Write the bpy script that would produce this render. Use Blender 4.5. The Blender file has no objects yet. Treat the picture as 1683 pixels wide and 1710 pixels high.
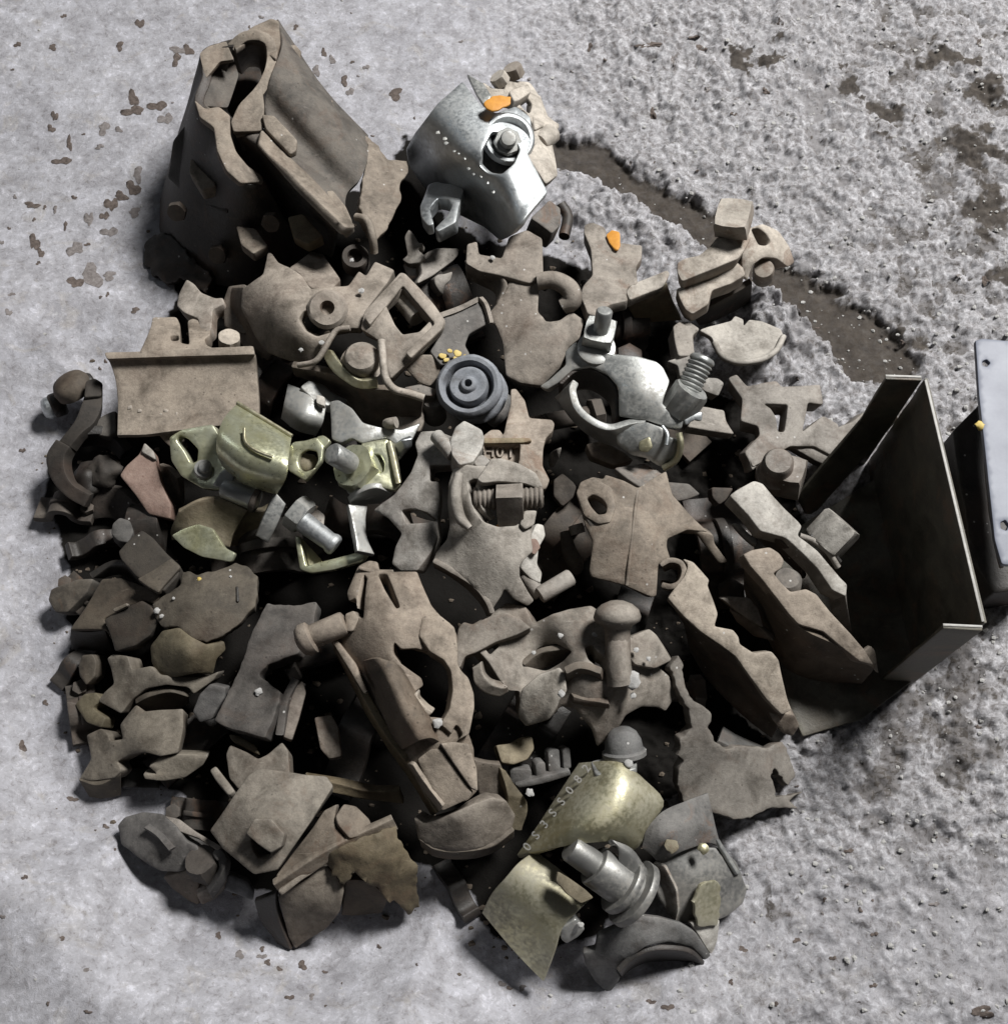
import bpy, bmesh, math, random
import numpy as np
from mathutils import Vector, Matrix, noise as mnoise
from mathutils.geometry import delaunay_2d_cdt
random.seed(7); rng = np.random.default_rng(7)
scene = bpy.context.scene
# ------------------------------------------------------------------ camera
MM = 0.001
IW, IH, FPX = 1683.0, 1710.0, 2000.0
TILT, DIST = math.radians(22.0), 1000.0            # degrees off straight down, mm
CAM = np.array([0.0, -DIST*math.sin(TILT), DIST*math.cos(TILT)])
FWD = np.array([0.0, math.sin(TILT), -math.cos(TILT)])
UP = np.array([0.0, math.cos(TILT), math.sin(TILT)])
RIGHT = np.array([1.0, 0.0, 0.0])
cd = bpy.data.cameras.new('camera'); cam = bpy.data.objects.new('camera', cd)
scene.collection.objects.link(cam); scene.camera = cam
cam.location = CAM*MM; cam.rotation_euler = (TILT, 0, 0)
cd.sensor_fit = 'VERTICAL'; cd.sensor_height = 24.0; cd.lens = 24.0*FPX/IH
cd.clip_start = 0.01; cd.clip_end = 50
# ------------------------------------------------------------------ light
world = bpy.data.worlds.new('World'); scene.world = world; world.use_nodes = True
bgn = world.node_tree.nodes['Background']
bgn.inputs[0].default_value = (0.92, 0.95, 1.0, 1); bgn.inputs[1].default_value = 0.026
def area(name, loc, target, sx, sy, power, col):
    ld = bpy.data.lights.new(name, 'AREA'); ld.shape = 'RECTANGLE'; ld.size = sx; ld.size_y = sy
    ld.energy = power; ld.color = col
    o = bpy.data.objects.new(name, ld); scene.collection.objects.link(o); o.location = loc
    o.rotation_euler = (Vector(target)-Vector(loc)).to_track_quat('-Z', 'Y').to_euler()
    return o
area('ceiling_lamp', (1.55, 1.4, 2.6), (0, 0, 0), 0.85, 0.5, 182, (1.0, 0.985, 0.96))
area('fill_lamp', (-2.2, 1.2, 2.6), (-.2, 0, 0), 0.8, 0.4, 4.5, (0.86, 0.93, 1.0))  # added weak fill from the left, not a lamp of the place
vs = scene.view_settings
scene.display_settings.display_device = 'sRGB'
vs.view_transform = 'Standard'; vs.look = 'None'; vs.exposure = 0.0; vs.gamma = 1.0; vs.use_curve_mapping = False
scene.cycles.max_bounces = 6
scene.cycles.use_denoising = True

# ------------------------------------------------------------------ picture point + height -> place
def P(u, v, z):
    d = FWD + RIGHT*((u-IW/2)/FPX) - UP*((v-IH/2)/FPX)
    return CAM + d*((z-CAM[2])/d[2])
def PA(uv, z):
    uv = np.asarray(uv, float); z = np.asarray(z, float)
    d = FWD[None] + RIGHT[None]*((uv[:, :1]-IW/2)/FPX) - UP[None]*((uv[:, 1:2]-IH/2)/FPX)
    return CAM[None] + d*((z-CAM[2])/d[:, 2])[:, None]
FR = [0.0, 0.0, 1.0]
def F(x0, y0, k): FR[:] = [x0, y0, k]
def c2(p): return (FR[0]+p[0]*FR[2], FR[1]+p[1]*FR[2])
DZ = [0.0]
def c3(p): a = c2(p); return P(a[0], a[1], p[2]+DZ[0])

# ------------------------------------------------------------------ materials
def nodes(m):
    m.use_nodes = True; nt = m.node_tree
    return nt, nt.nodes['Principled BSDF'], nt.nodes.new, nt.links.new
def ramp(nt, src, stops):
    r = nt.nodes.new('ShaderNodeValToRGB'); e = r.color_ramp.elements
    while len(e) < len(stops): e.new(0.5)
    for k, (p, c) in enumerate(stops):
        e[k].position = p; e[k].color = (*c, 1) if len(c) == 3 else c
    nt.links.new(src, r.inputs[0]); return r.outputs[0]
def noise_n(nt, vec, scale, detail=4, rough=0.55, dist=0.0):
    n = nt.nodes.new('ShaderNodeTexNoise'); n.inputs['Scale'].default_value = scale
    n.inputs['Detail'].default_value = detail; n.inputs['Roughness'].default_value = rough
    n.inputs['Distortion'].default_value = dist
    nt.links.new(vec, n.inputs['Vector']); return n.outputs['Fac']
def mixc(nt, fac, a, b, mode='MIX'):
    m = nt.nodes.new('ShaderNodeMix'); m.data_type = 'RGBA'; m.blend_type = mode
    for s, x in ((m.inputs[0], fac), (m.inputs[6], a), (m.inputs[7], b)):
        if hasattr(x, 'is_linked'): nt.links.new(x, s)
        elif isinstance(x, tuple): s.default_value = (*x, 1)
        else: s.default_value = x
    return m.outputs[2]
def math_n(nt, op, a, b=None, c=None, clamp=False):
    m = nt.nodes.new('ShaderNodeMath'); m.operation = op; m.use_clamp = clamp
    for i, x in enumerate((a, b, c)):
        if x is None: continue
        if hasattr(x, 'is_linked'): nt.links.new(x, m.inputs[i])
        else: m.inputs[i].default_value = x
    return m.outputs[0]
def bump(nt, bs, h, strength, dist):
    b = nt.nodes.new('ShaderNodeBump'); b.inputs['Strength'].default_value = strength
    b.inputs['Distance'].default_value = dist
    nt.links.new(h, b.inputs['Height']); nt.links.new(b.outputs[0], bs.inputs['Normal'])
def gpos(nt):
    return nt.nodes.new('ShaderNodeNewGeometry')
def steel(name, c0, c1, dust, dustamt=0.75, rust=(0.16, 0.075, 0.04), rustamt=0.25, speck=True, metal=0.0, rough=0.85):
    m = bpy.data.materials.new(name); nt, bs, new, link = nodes(m)
    g = gpos(nt); pos = g.outputs['Position']
    n1 = noise_n(nt, pos, 45, 5, 0.62, 0.5); n2 = noise_n(nt, pos, 260, 4, 0.7); n3 = noise_n(nt, pos, 22, 3, 0.5, 0.6)
    n5 = noise_n(nt, pos, 780, 3, 0.75)
    base = ramp(nt, n1, [(0.3, c0), (0.7, c1)])
    rm = ramp(nt, n3, [(0.52, (0, 0, 0)), (0.72, (1, 1, 1))])
    oi = new('ShaderNodeObjectInfo')
    base = mixc(nt, math_n(nt, 'MULTIPLY', rm, rustamt), base, rust)
    sx = nt.nodes.new('ShaderNodeSeparateXYZ'); link(g.outputs['Normal'], sx.inputs[0])
    upm = ramp(nt, sx.outputs[2], [(0.15, (0, 0, 0)), (0.85, (1, 1, 1))])
    dn = ramp(nt, math_n(nt, 'ADD', math_n(nt, 'MULTIPLY', n1, 0.6), math_n(nt, 'MULTIPLY', n2, 0.4)), [(0.34, (0.25,)*3), (0.6, (1, 1, 1))])
    dm = math_n(nt, 'MULTIPLY', math_n(nt, 'MULTIPLY', upm, dn), dustamt)
    dcol = mixc(nt, n2, tuple(x*0.82 for x in dust), tuple(min(1, x*1.15) for x in dust))
    col = mixc(nt, dm, base, dcol)
    blot = ramp(nt, n1, [(0.32, (0.66, 0.64, 0.61)), (0.5, (0.97, 0.96, 0.95)), (0.68, (1.12, 1.11, 1.09))])
    col = mixc(nt, 0.85, col, blot, 'MULTIPLY')
    grain = ramp(nt, n5, [(0.3, (0.84,)*3), (0.5, (1.0,)*3), (0.7, (1.12,)*3)])
    col = mixc(nt, 0.9, col, grain, 'MULTIPLY')
    pv = new('ShaderNodeTexVoronoi'); pv.inputs['Scale'].default_value = 170; link(pos, pv.inputs['Vector'])
    pit = math_n(nt, 'MULTIPLY', ramp(nt, pv.outputs['Distance'], [(0.10, (1, 1, 1)), (0.17, (0, 0, 0))]), ramp(nt, noise_n(nt, pos, 30, 3), [(0.5, (0, 0, 0)), (0.58, (0.75,)*3)]))
    col = mixc(nt, pit, col, c0)
    mp = new('ShaderNodeMapping'); mp.inputs['Scale'].default_value = (1, 7, 2); mp.inputs['Rotation'].default_value = (0.3, 0.5, 0.7); link(pos, mp.inputs['Vector'])
    scf = ramp(nt, noise_n(nt, mp.outputs[0], 60, 3, 0.7), [(0.66, (0, 0, 0)), (0.72, (0.5,)*3)])
    col = mixc(nt, scf, col, tuple(min(1, x*1.3) for x in dust))
    rs = ramp(nt, noise_n(nt, pos, 33, 5, 0.7, 0.8), [(0.53, (0, 0, 0)), (0.63, (0.8,)*3)])
    col = mixc(nt, math_n(nt, 'MULTIPLY', rs, oi.outputs['Alpha']), col, mixc(nt, n2, (0.10, 0.055, 0.034), (0.20, 0.118, 0.075)))
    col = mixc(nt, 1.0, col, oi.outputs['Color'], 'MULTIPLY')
    ew = ramp(nt, g.outputs['Pointiness'], [(0.53, (0, 0, 0)), (0.64, (1, 1, 1))])
    col = mixc(nt, math_n(nt, 'MULTIPLY', ew, 0.35), col, tuple(min(1, x*1.25) for x in dust))
    if speck:
        v = new('ShaderNodeTexVoronoi'); v.inputs['Scale'].default_value = 95; link(pos, v.inputs['Vector'])
        wob = noise_n(nt, pos, 9, 2)
        sp = ramp(nt, v.outputs['Distance'], [(0.06, (1, 1, 1)), (0.1, (0, 0, 0))])
        gate = ramp(nt, wob, [(0.56, (0, 0, 0)), (0.6, (1, 1, 1))])
        col = mixc(nt, math_n(nt, 'MULTIPLY', math_n(nt, 'MULTIPLY', sp, gate), 0.8), col, (0.55, 0.54, 0.52))
    link(col, bs.inputs['Base Color'])
    bs.inputs['Metallic'].default_value = metal
    rr = math_n(nt, 'ADD', rough-0.2, math_n(nt, 'MULTIPLY', n1, 0.3), clamp=True)
    link(rr, bs.inputs['Roughness']); bs.inputs['Specular IOR Level'].default_value = 0.55
    h = math_n(nt, 'ADD', math_n(nt, 'MULTIPLY', n2, 0.7), math_n(nt, 'MULTIPLY', noise_n(nt, pos, 900, 3, 0.7), 0.4))
    bump(nt, bs, h, 0.5, 0.0011)
    return m
def plated(name, col, tint, metal=0.92, rough=0.33, dustamt=0.35, dust=(0.3, 0.28, 0.25)):
    m = bpy.data.materials.new(name); nt, bs, new, link = nodes(m)
    g = gpos(nt); pos = g.outputs['Position']
    n1 = noise_n(nt, pos, 38, 5, 0.6, 0.4); n2 = noise_n(nt, pos, 320, 4, 0.6); n3 = noise_n(nt, pos, 16, 3)
    c = ramp(nt, n1, [(0.35, col), (0.68, tint)])
    dm = ramp(nt, math_n(nt, 'ADD', math_n(nt, 'MULTIPLY', n3, 0.6), math_n(nt, 'MULTIPLY', n2, 0.4)), [(0.44, (0, 0, 0)), (0.62, (1, 1, 1))])
    dm = math_n(nt, 'MULTIPLY', dm, dustamt)
    c = mixc(nt, dm, c, dust)
    link(c, bs.inputs['Base Color'])
    link(math_n(nt, 'MULTIPLY', math_n(nt, 'SUBTRACT', 1.0, dm), metal), bs.inputs['Metallic'])
    link(math_n(nt, 'ADD', math_n(nt, 'ADD', rough-0.1, math_n(nt, 'MULTIPLY', n2, 0.2)), math_n(nt, 'MULTIPLY', dm, 0.5), clamp=True), bs.inputs['Roughness'])
    bump(nt, bs, n2, 0.25, 0.0006)
    return m
def paint(name, c0, c1, rough=0.6, scale=180, bumpd=0.0005):
    m = bpy.data.materials.new(name); nt, bs, new, link = nodes(m)
    pos = gpos(nt).outputs['Position']
    n = noise_n(nt, pos, scale, 5, 0.65)
    link(ramp(nt, n, [(0.3, c0), (0.7, c1)]), bs.inputs['Base Color'])
    bs.inputs['Roughness'].default_value = rough
    bump(nt, bs, n, 0.4, bumpd)
    return m
M = {}
M['dusty'] = steel('dusty_steel', (0.11, 0.098, 0.083), (0.21, 0.19, 0.165), (0.37, 0.34, 0.305), 0.88, rustamt=0.3)
M['pale'] = steel('pale_dusty_steel', (0.17, 0.155, 0.135), (0.31, 0.288, 0.257), (0.52, 0.49, 0.445), 0.92)
M['warm'] = steel('warm_dusty_steel', (0.095, 0.08, 0.066), (0.185, 0.16, 0.136), (0.325, 0.298, 0.267), 0.84, rustamt=0.3)
M['brown'] = steel('rusty_steel', (0.055, 0.045, 0.035), (0.115, 0.095, 0.075), (0.215, 0.19, 0.162), 0.65, rustamt=0.3)
M['dark'] = steel('dark_steel', (0.026, 0.022, 0.018), (0.055, 0.048, 0.04), (0.115, 0.10, 0.087), 0.5, rustamt=0.25)
M['slate'] = steel('slate_steel', (0.055, 0.054, 0.053), (0.11, 0.107, 0.103), (0.205, 0.196, 0.186), 0.65, rustamt=0.15)
M['black'] = steel('black_steel', (0.012, 0.011, 0.01), (0.03, 0.027, 0.025), (0.06, 0.053, 0.047), 0.4, rustamt=0.2, rough=0.6)  # near-black steel; in places it carries shade as colour
M['pink'] = steel('primer_steel', (0.17, 0.10, 0.078), (0.25, 0.165, 0.13), (0.28, 0.215, 0.18), 0.5, rustamt=0.2)
M['ochre'] = steel('ochre_steel', (0.095, 0.078, 0.045), (0.17, 0.145, 0.092), (0.255, 0.225, 0.165), 0.75, rustamt=0.3)
M['galv'] = plated('galvanised_steel', (0.40, 0.425, 0.44), (0.56, 0.59, 0.605), rough=0.42, dustamt=0.35)
M['zinc'] = plated('dull_zinc', (0.34, 0.35, 0.345), (0.46, 0.47, 0.455), metal=0.75, rough=0.42, dustamt=0.6)
M['yzinc'] = plated('yellow_zinc', (0.50, 0.49, 0.30), (0.60, 0.62, 0.48), metal=0.72, rough=0.3, dustamt=0.35, dust=(0.24, 0.225, 0.17))
M['brass'] = plated('worn_yellow_zinc', (0.38, 0.35, 0.22), (0.50, 0.485, 0.36), metal=0.8, rough=0.43, dustamt=0.55)
M['dull'] = plated('dulled_zinc', (0.20, 0.20, 0.195), (0.29, 0.288, 0.275), metal=0.6, rough=0.48, dustamt=0.65)
M['orange'] = paint('orange_paint', (0.52, 0.22, 0.03), (0.64, 0.30, 0.05))
M['yellow'] = paint('yellow_paint', (0.50, 0.36, 0.08), (0.60, 0.47, 0.16))
M['sheet'] = steel('black_sheet', (0.055, 0.05, 0.037), (0.095, 0.086, 0.064), (0.16, 0.145, 0.115), 0.5, rustamt=0.2, speck=False, rough=0.6)
M['sheetedge'] = paint('cut_sheet_edge', (0.24, 0.235, 0.22), (0.40, 0.39, 0.37), 0.5)
M['whiteplate'] = paint('pale_painted_plate', (0.11, 0.122, 0.165), (0.19, 0.207, 0.255), 0.5, 30, 0.0003)
M['chip'] = paint('bare_brown_patch', (0.055, 0.042, 0.036), (0.15, 0.122, 0.108), 0.95, 260, 0.003)
M['chip2'] = paint('bare_grey_patch', (0.12, 0.105, 0.10), (0.24, 0.22, 0.215), 0.95, 300, 0.003)
M['mortar'] = paint('mortar_crumb', (0.30, 0.295, 0.285), (0.48, 0.475, 0.465), 0.95, 300, 0.002)
M['clot'] = paint('soil_clod', (0.07, 0.055, 0.042), (0.16, 0.13, 0.10), 0.95, 160, 0.003)
M['rubber'] = steel('grey_rubber', (0.12, 0.125, 0.137), (0.18, 0.187, 0.205), (0.27, 0.28, 0.30), 0.6, rustamt=0.0, speck=False)

# ------------------------------------------------------------------ things and parts
CUR = [None]
TINT = [(1, 1, 1, 0.2)]
DIM = {}
FIRST = {}
NTH = [0]
def T(name, label, cat, base, group=None):
    e = bpy.data.objects.new(name, None); scene.collection.objects.link(e)
    e.empty_display_size = 0.02
    e.location = c3(base)*MM
    e['label'] = label; e['category'] = cat
    if group: e['group'] = group
    CUR[0] = e; NTH[0] += 1
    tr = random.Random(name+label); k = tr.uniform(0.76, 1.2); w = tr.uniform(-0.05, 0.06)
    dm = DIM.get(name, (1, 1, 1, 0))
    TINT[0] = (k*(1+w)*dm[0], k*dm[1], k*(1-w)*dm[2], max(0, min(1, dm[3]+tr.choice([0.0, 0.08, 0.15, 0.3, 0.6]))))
    return e
def mesh_obj(name, verts, faces, mat, parent=None, sharp=42, smooth=True):
    par = parent or CUR[0]
    v = np.asarray(verts, float)*MM
    org = np.array(par.location) if par is not None and par.parent is None else (np.array(par.location)+np.array(par.parent.location) if par is not None else np.zeros(3))
    me = bpy.data.meshes.new(name)
    me.from_pydata([tuple(x) for x in (v-org)], [], faces)
    bm = bmesh.new(); bm.from_mesh(me); bmesh.ops.recalc_face_normals(bm, faces=bm.faces); bm.to_mesh(me); bm.free()
    me.materials.append(M[mat] if isinstance(mat, str) else mat)
    if smooth:
        me.polygons.foreach_set('use_smooth', [True]*len(me.polygons))
        me.set_sharp_from_angle(angle=math.radians(sharp))
    o = bpy.data.objects.new(name, me); scene.collection.objects.link(o)
    if par is not None: o.parent = par
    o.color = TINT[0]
    if par is not None and par.parent is None and par is CUR[0] and FIRST.get(par.name) is None: FIRST[par.name] = o
    return o
def tps(ctrl):
    c = np.array([(*c2(p), p[2]+DZ[0]) for p in ctrl], float)
    n = len(c)
    if n == 1: return lambda q: np.full(len(q), c[0, 2])
    if n == 2:
        d = c[1, :2]-c[0, :2]; L2 = d@d
        return lambda q: c[0, 2]+(c[1, 2]-c[0, 2])*((q-c[0, :2])@d)/L2
    mu = c[:, :2].mean(0); sc = np.abs(c[:, :2]-mu).max()+1e-6
    X = (c[:, :2]-mu)/sc
    if n == 3:
        A = np.c_[np.ones(3), X]; w = np.linalg.solve(A, c[:, 2])
        return lambda q: np.c_[np.ones(len(q)), (q-mu)/sc]@w
    def U(r2): return np.where(r2 > 1e-12, r2*np.log(r2+1e-12), 0)
    K = U(((X[:, None]-X[None])**2).sum(2))+np.eye(n)*1e-3
    Pm = np.c_[np.ones(n), X]
    A = np.block([[K, Pm], [Pm.T, np.zeros((3, 3))]])
    w = np.linalg.solve(A, np.r_[c[:, 2], 0, 0, 0])
    return lambda q: U((((q-mu)/sc)[:, None]-X[None]).__pow__(2).sum(2))@w[:n]+np.c_[np.ones(len(q)), (q-mu)/sc]@w[n:]
def rounded(poly, cut=0.22):
    out = []
    n = len(poly)
    for i in range(n):
        a, b, c = np.array(poly[i-1]), np.array(poly[i]), np.array(poly[(i+1) % n])
        la, lc = np.linalg.norm(a-b), np.linalg.norm(c-b)
        p0 = b+(a-b)*min(cut*1.6, 4.2/(la+1e-6), 0.45); p2 = b+(c-b)*min(cut*1.6, 4.2/(lc+1e-6), 0.45)
        for t in (0, 0.35, 0.65, 1):
            out.append((1-t)**2*p0+2*t*(1-t)*b+t*t*p2)
    return out
def resample(poly, s):
    out = []
    n = len(poly)
    for i in range(n):
        a, b = np.array(poly[i]), np.array(poly[(i+1) % n]); L = np.linalg.norm(b-a)
        k = max(1, int(round(L/s)))
        for j in range(k): out.append(a+(b-a)*j/k)
    res = [out[0]]
    for p in out[1:]:
        if np.linalg.norm(p-res[-1]) > s*0.3: res.append(p)
    if np.linalg.norm(res[-1]-res[0]) < s*0.3: res.pop()
    return res
def area2(poly):
    p = np.array(poly); return 0.5*np.sum(p[:, 0]*np.roll(p[:, 1], -1)-np.roll(p[:, 0], -1)*p[:, 1])
def nz(p, f, seed=0.0):
    return np.array([mnoise.noise(Vector((x[0]*f+seed, x[1]*f-seed, x[2]*f+seed*0.5))) for x in p])
def S(name, pts, z, t=6.0, mat='dusty', holes=(), r=0.85, cut=0.2, lump=0.5, parent=None, g=8.0, rag=0.0, bow=4.2, bead=0.7):
    """A plate: outline (and openings) over a height field, thickened, with rounded rims and uneven faces."""
    if t >= 7 and lump > 0: t = t*1.35
    zf = tps(z if isinstance(z, (list, tuple)) else [(pts[0][0], pts[0][1], z)])
    loops = []
    for k, L in enumerate([pts]+list(holes)):
        q = [c2(p) for p in L]
        if (area2(q) > 0) != (k == 0): q = q[::-1]
        q = rounded(q, cut) if cut > 0 else [np.array(p) for p in q]
        q = resample(q, 4.5)
        if rag > 0:
            q = [p+rag*np.array([mnoise.noise(Vector((p[0]*.09, p[1]*.09, 3.1))), mnoise.noise(Vector((p[0]*.09, p[1]*.09, 9.7)))]) for p in q]
        loops.append(np.array(q))
    allb = np.concatenate(loops)
    segs = []; off = 0
    for L in loops:
        n = len(L); segs += [(off+i, off+(i+1) % n) for i in range(n)]; off += n
    A = allb[[s[0] for s in segs]]; B = allb[[s[1] for s in segs]]
    def dist(q):
        ab = B-A; tt = np.clip(((q[:, None]-A[None])*ab[None]).sum(2)/((ab**2).sum(1)[None]+1e-9), 0, 1)
        return np.sqrt(((q[:, None]-A[None]-tt[..., None]*ab[None])**2).sum(2).min(1))
    rp = r*2.0
    cand = []
    for L in loops:
        nxt, prv = np.roll(L, -1, 0), np.roll(L, 1, 0)
        d = nxt-prv; d /= np.linalg.norm(d, axis=1)[:, None]+1e-9
        nn = np.c_[-d[:, 1], d[:, 0]]
        for k in (0.3, 1.0):
            q = L+nn*rp*k
            cand.append(q[np.abs(dist(q)-rp*k) < 0.25*rp])
    lo, hi = loops[0].min(0), loops[0].max(0)
    gx = np.arange(lo[0], hi[0], g); gy = np.arange(lo[1], hi[1], g)
    gg = np.array([(x+(j % 2)*g/2, y) for j, y in enumerate(gy) for x in gx]) if len(gx)*len(gy) else np.zeros((0, 2))
    if len(gg): cand.append(gg[dist(gg) > rp+g*0.45])
    inner = np.concatenate(cand) if cand else np.zeros((0, 2))
    V2 = [Vector(p) for p in np.concatenate([allb, inner])]
    faces_in = []; off = 0
    for L in loops:
        faces_in.append(list(range(off, off+len(L)))); off += len(L)
    res = delaunay_2d_cdt(V2, [], faces_in, 2, 0.01)
    vo, fo = res[0], res[2]
    q = np.array([(v.x, v.y) for v in vo]); z0 = zf(q)
    p3 = PA(q, z0)
    tri = [tuple(f) for f in fo if len(f) >= 3]
    # drop triangles that fall in openings
    tri = [f for f in tri if len(f) == 3]; cent = q[np.array(tri)].mean(1)
    def inside(L, c):
        x, y = c[:, 0], c[:, 1]; ins = np.zeros(len(c), bool); j = len(L)-1
        for i in range(len(L)):
            xi, yi, xj, yj = L[i, 0], L[i, 1], L[j, 0], L[j, 1]
            ins ^= ((yi > y) != (yj > y)) & (x < (xj-xi)*(y-yi)/((yj-yi) if abs(yj-yi) > 1e-12 else 1e-12)+xi); j = i
        return ins
    keep = inside(loops[0], cent)
    for L in loops[1:]: keep &= ~inside(L, cent)
    tri = [f for f, k in zip(tri, keep) if k]
    TA = np.array(tri); tn = np.cross(p3[TA[:, 1]]-p3[TA[:, 0]], p3[TA[:, 2]]-p3[TA[:, 0]])
    flip = (tn*(CAM[None]-p3[TA[:, 0]])).sum(1) < 0
    tn[flip] *= -1; TA[flip] = TA[flip][:, ::-1]
    N = np.zeros_like(p3)
    for i in range(3): np.add.at(N, TA[:, i], tn)
    tri = [tuple(int(x) for x in f) for f in TA]
    N /= np.linalg.norm(N, axis=1)[:, None]+1e-9
    d = dist(q)*0.5
    rr = min(r, t*0.45)
    x = np.clip(rr-d, 0, rr); drop = rr-np.sqrt(np.maximum(0, rr*rr-x*x))
    seed = NTH[0]*3.7
    lm = (lump*(nz(p3, 0.055, seed)+0.5*nz(p3, 0.16, seed))+(bow*nz(p3, 0.021, seed+5) if t >= 6 else 0)+(bead*np.exp(-((d-2.6)/1.5)**2) if t >= 6 else 0)) if lump > 0 else 0
    top = p3-N*(drop-lm)[:, None] if lump > 0 else p3-N*drop[:, None]
    bot = p3-N*(t-drop)[:, None]
    n = len(p3)
    verts = np.concatenate([top, bot])
    faces = []
    ec = {}
    for f in tri:
        faces.append(f); faces.append(tuple(i+n for i in f[::-1]))
        for i in range(len(f)):
            e = (f[i], f[(i+1) % len(f)]); ec[e] = 1
    for (a, b) in list(ec):
        if (b, a) not in ec: faces.append((b, a, a+n, b+n))
    used = sorted({i for f in faces for i in f}); mp = {o: k for k, o in enumerate(used)}
    return mesh_obj(name, verts[used], [tuple(mp[i] for i in f) for f in faces], mat, parent)
def catmull(C, k):
    """rows of control points -> denser, along axis 0"""
    n = len(C)
    if n == 2:
        return np.array([C[0]+(C[1]-C[0])*t for t in np.linspace(0, 1, k+1)])
    E = np.concatenate([[2*C[0]-C[1]], C, [2*C[-1]-C[-2]]]); out = []
    for i in range(n-1):
        p0, p1, p2, p3 = E[i], E[i+1], E[i+2], E[i+3]
        for j in range(k):
            t = j/k
            out.append(0.5*(2*p1+(p2-p0)*t+(2*p0-5*p1+4*p2-p3)*t*t+(3*p1-p0-3*p2+p3)*t**3))
    out.append(C[-1]); return np.array(out)
def Lw(name, rows, t=5.0, mat='dusty', side=1, ku=5, kv=5, r=1.0, lump=0.5, parent=None, straight=False):
    """A bent sheet through rows of places (mm), thickened away from its face, with rounded rims."""
    C = np.array(rows, float)
    if straight:
        ku = ku if len(C) > 2 else ku
    G = catmull(C, ku); G = np.swapaxes(catmull(np.swapaxes(G, 0, 1), kv), 0, 1)
    def addrim(G):
        def ins(a, b, dd):
            L = np.linalg.norm(b-a, axis=-1, keepdims=True)+1e-9
            return a+(b-a)*np.minimum(dd/L, 0.45)
        return np.concatenate([G[:1], [ins(G[0], G[1], r*0.35)], [ins(G[0], G[1], r*1.0)], G[1:-1], [ins(G[-1], G[-2], r*1.0)], [ins(G[-1], G[-2], r*0.35)], G[-1:]])
    G = addrim(G); G = np.swapaxes(addrim(np.swapaxes(G, 0, 1)), 0, 1)
    m, n = G.shape[:2]
    du = np.gradient(G, axis=0); dv = np.gradient(G, axis=1)
    N = np.cross(du, dv); N /= np.linalg.norm(N, axis=2)[..., None]+1e-9
    cen = G[m//2, n//2]
    if N[m//2, n//2] @ (CAM-cen) < 0: N = -N
    N = N*side
    rr = min(r, t*0.45)
    di = np.minimum(np.arange(m), m-1-np.arange(m)); dj = np.minimum(np.arange(n), n-1-np.arange(n))
    dm = np.minimum(di[:, None], dj[None]); drop = np.where(dm == 0, rr, np.where(dm == 1, rr*0.25, 0.0))
    if lump > 0:
        flat = G.reshape(-1, 3); seed = NTH[0]*3.7
        lm = (lump*(nz(flat, 0.055, seed)+0.5*nz(flat, 0.16, seed))).reshape(m, n)
    else: lm = 0
    top = G-N*(drop-lm)[..., None] if lump > 0 else G-N*drop[..., None]
    bot = G-N*(t-drop)[..., None]
    V = np.concatenate([top.reshape(-1, 3), bot.reshape(-1, 3)]); K = m*n
    faces = []
    idx = lambda i, j: i*n+j
    for i in range(m-1):
        for j in range(n-1):
            f = (idx(i, j), idx(i+1, j), idx(i+1, j+1), idx(i, j+1))
            faces.append(f); faces.append(tuple(K+x for x in f[::-1]))
    bd = [idx(0, j) for j in range(n)]+[idx(i, n-1) for i in range(1, m)]+[idx(m-1, j) for j in range(n-2, -1, -1)]+[idx(i, 0) for i in range(m-2, 0, -1)]
    for a, b in zip(bd, bd[1:]+bd[:1]): faces.append((a, b, b+K, a+K))
    return mesh_obj(name, V, faces, mat, parent)
def L(name, rows, t=5.0, mat='dusty', side=1, **kw):
    return Lw(name, [[c3(p) for p in row] for row in rows], t, mat, side, **kw)
def frame_of(ax):
    ax = ax/np.linalg.norm(ax); h = np.array([0, 0, 1.0]) if abs(ax[2]) < 0.9 else np.array([1.0, 0, 0])
    x = np.cross(h, ax); x /= np.linalg.norm(x); return x, np.cross(ax, x), ax
def lathe_w(name, p, ax, prof, mat, n=28, parent=None, lump=0.25, rot=0.0, sharp=42, poly=0):
    """Turned (or, with poly, n-sided) solid: prof = (radius, height) pairs along the axis."""
    X, Y, Z = frame_of(ax); V = []; k = poly or n
    for (r, h) in prof:
        for i in range(k):
            a = 2*math.pi*i/k+rot; V.append(p+Z*h+(X*math.cos(a)+Y*math.sin(a))*max(r, 0.02))
    V = np.array(V)
    if lump > 0: 
        q = nz(V, 0.12, NTH[0]*1.3); V = V+((V-p)-np.outer((V-p)@Z, Z))*0.012*q[:, None]*lump*4
    m = len(prof); faces = []
    for j in range(m-1):
        for i in range(k):
            a, b = j*k+i, j*k+(i+1) % k; faces.append((a, b, b+k, a+k))
    faces.append(tuple(range(k))[::-1]); faces.append(tuple((m-1)*k+i for i in range(k)))
    return mesh_obj(name, V, faces, mat, parent, sharp=sharp)
def axis(p, q): return c3(q)-c3(p)
def R(name, p, q, prof, mat='dusty', n=28, **kw):
    """Turned piece at picture place p, axis towards picture place q."""
    return lathe_w(name, c3(p), axis(p, q), prof, mat, n, **kw)
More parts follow.
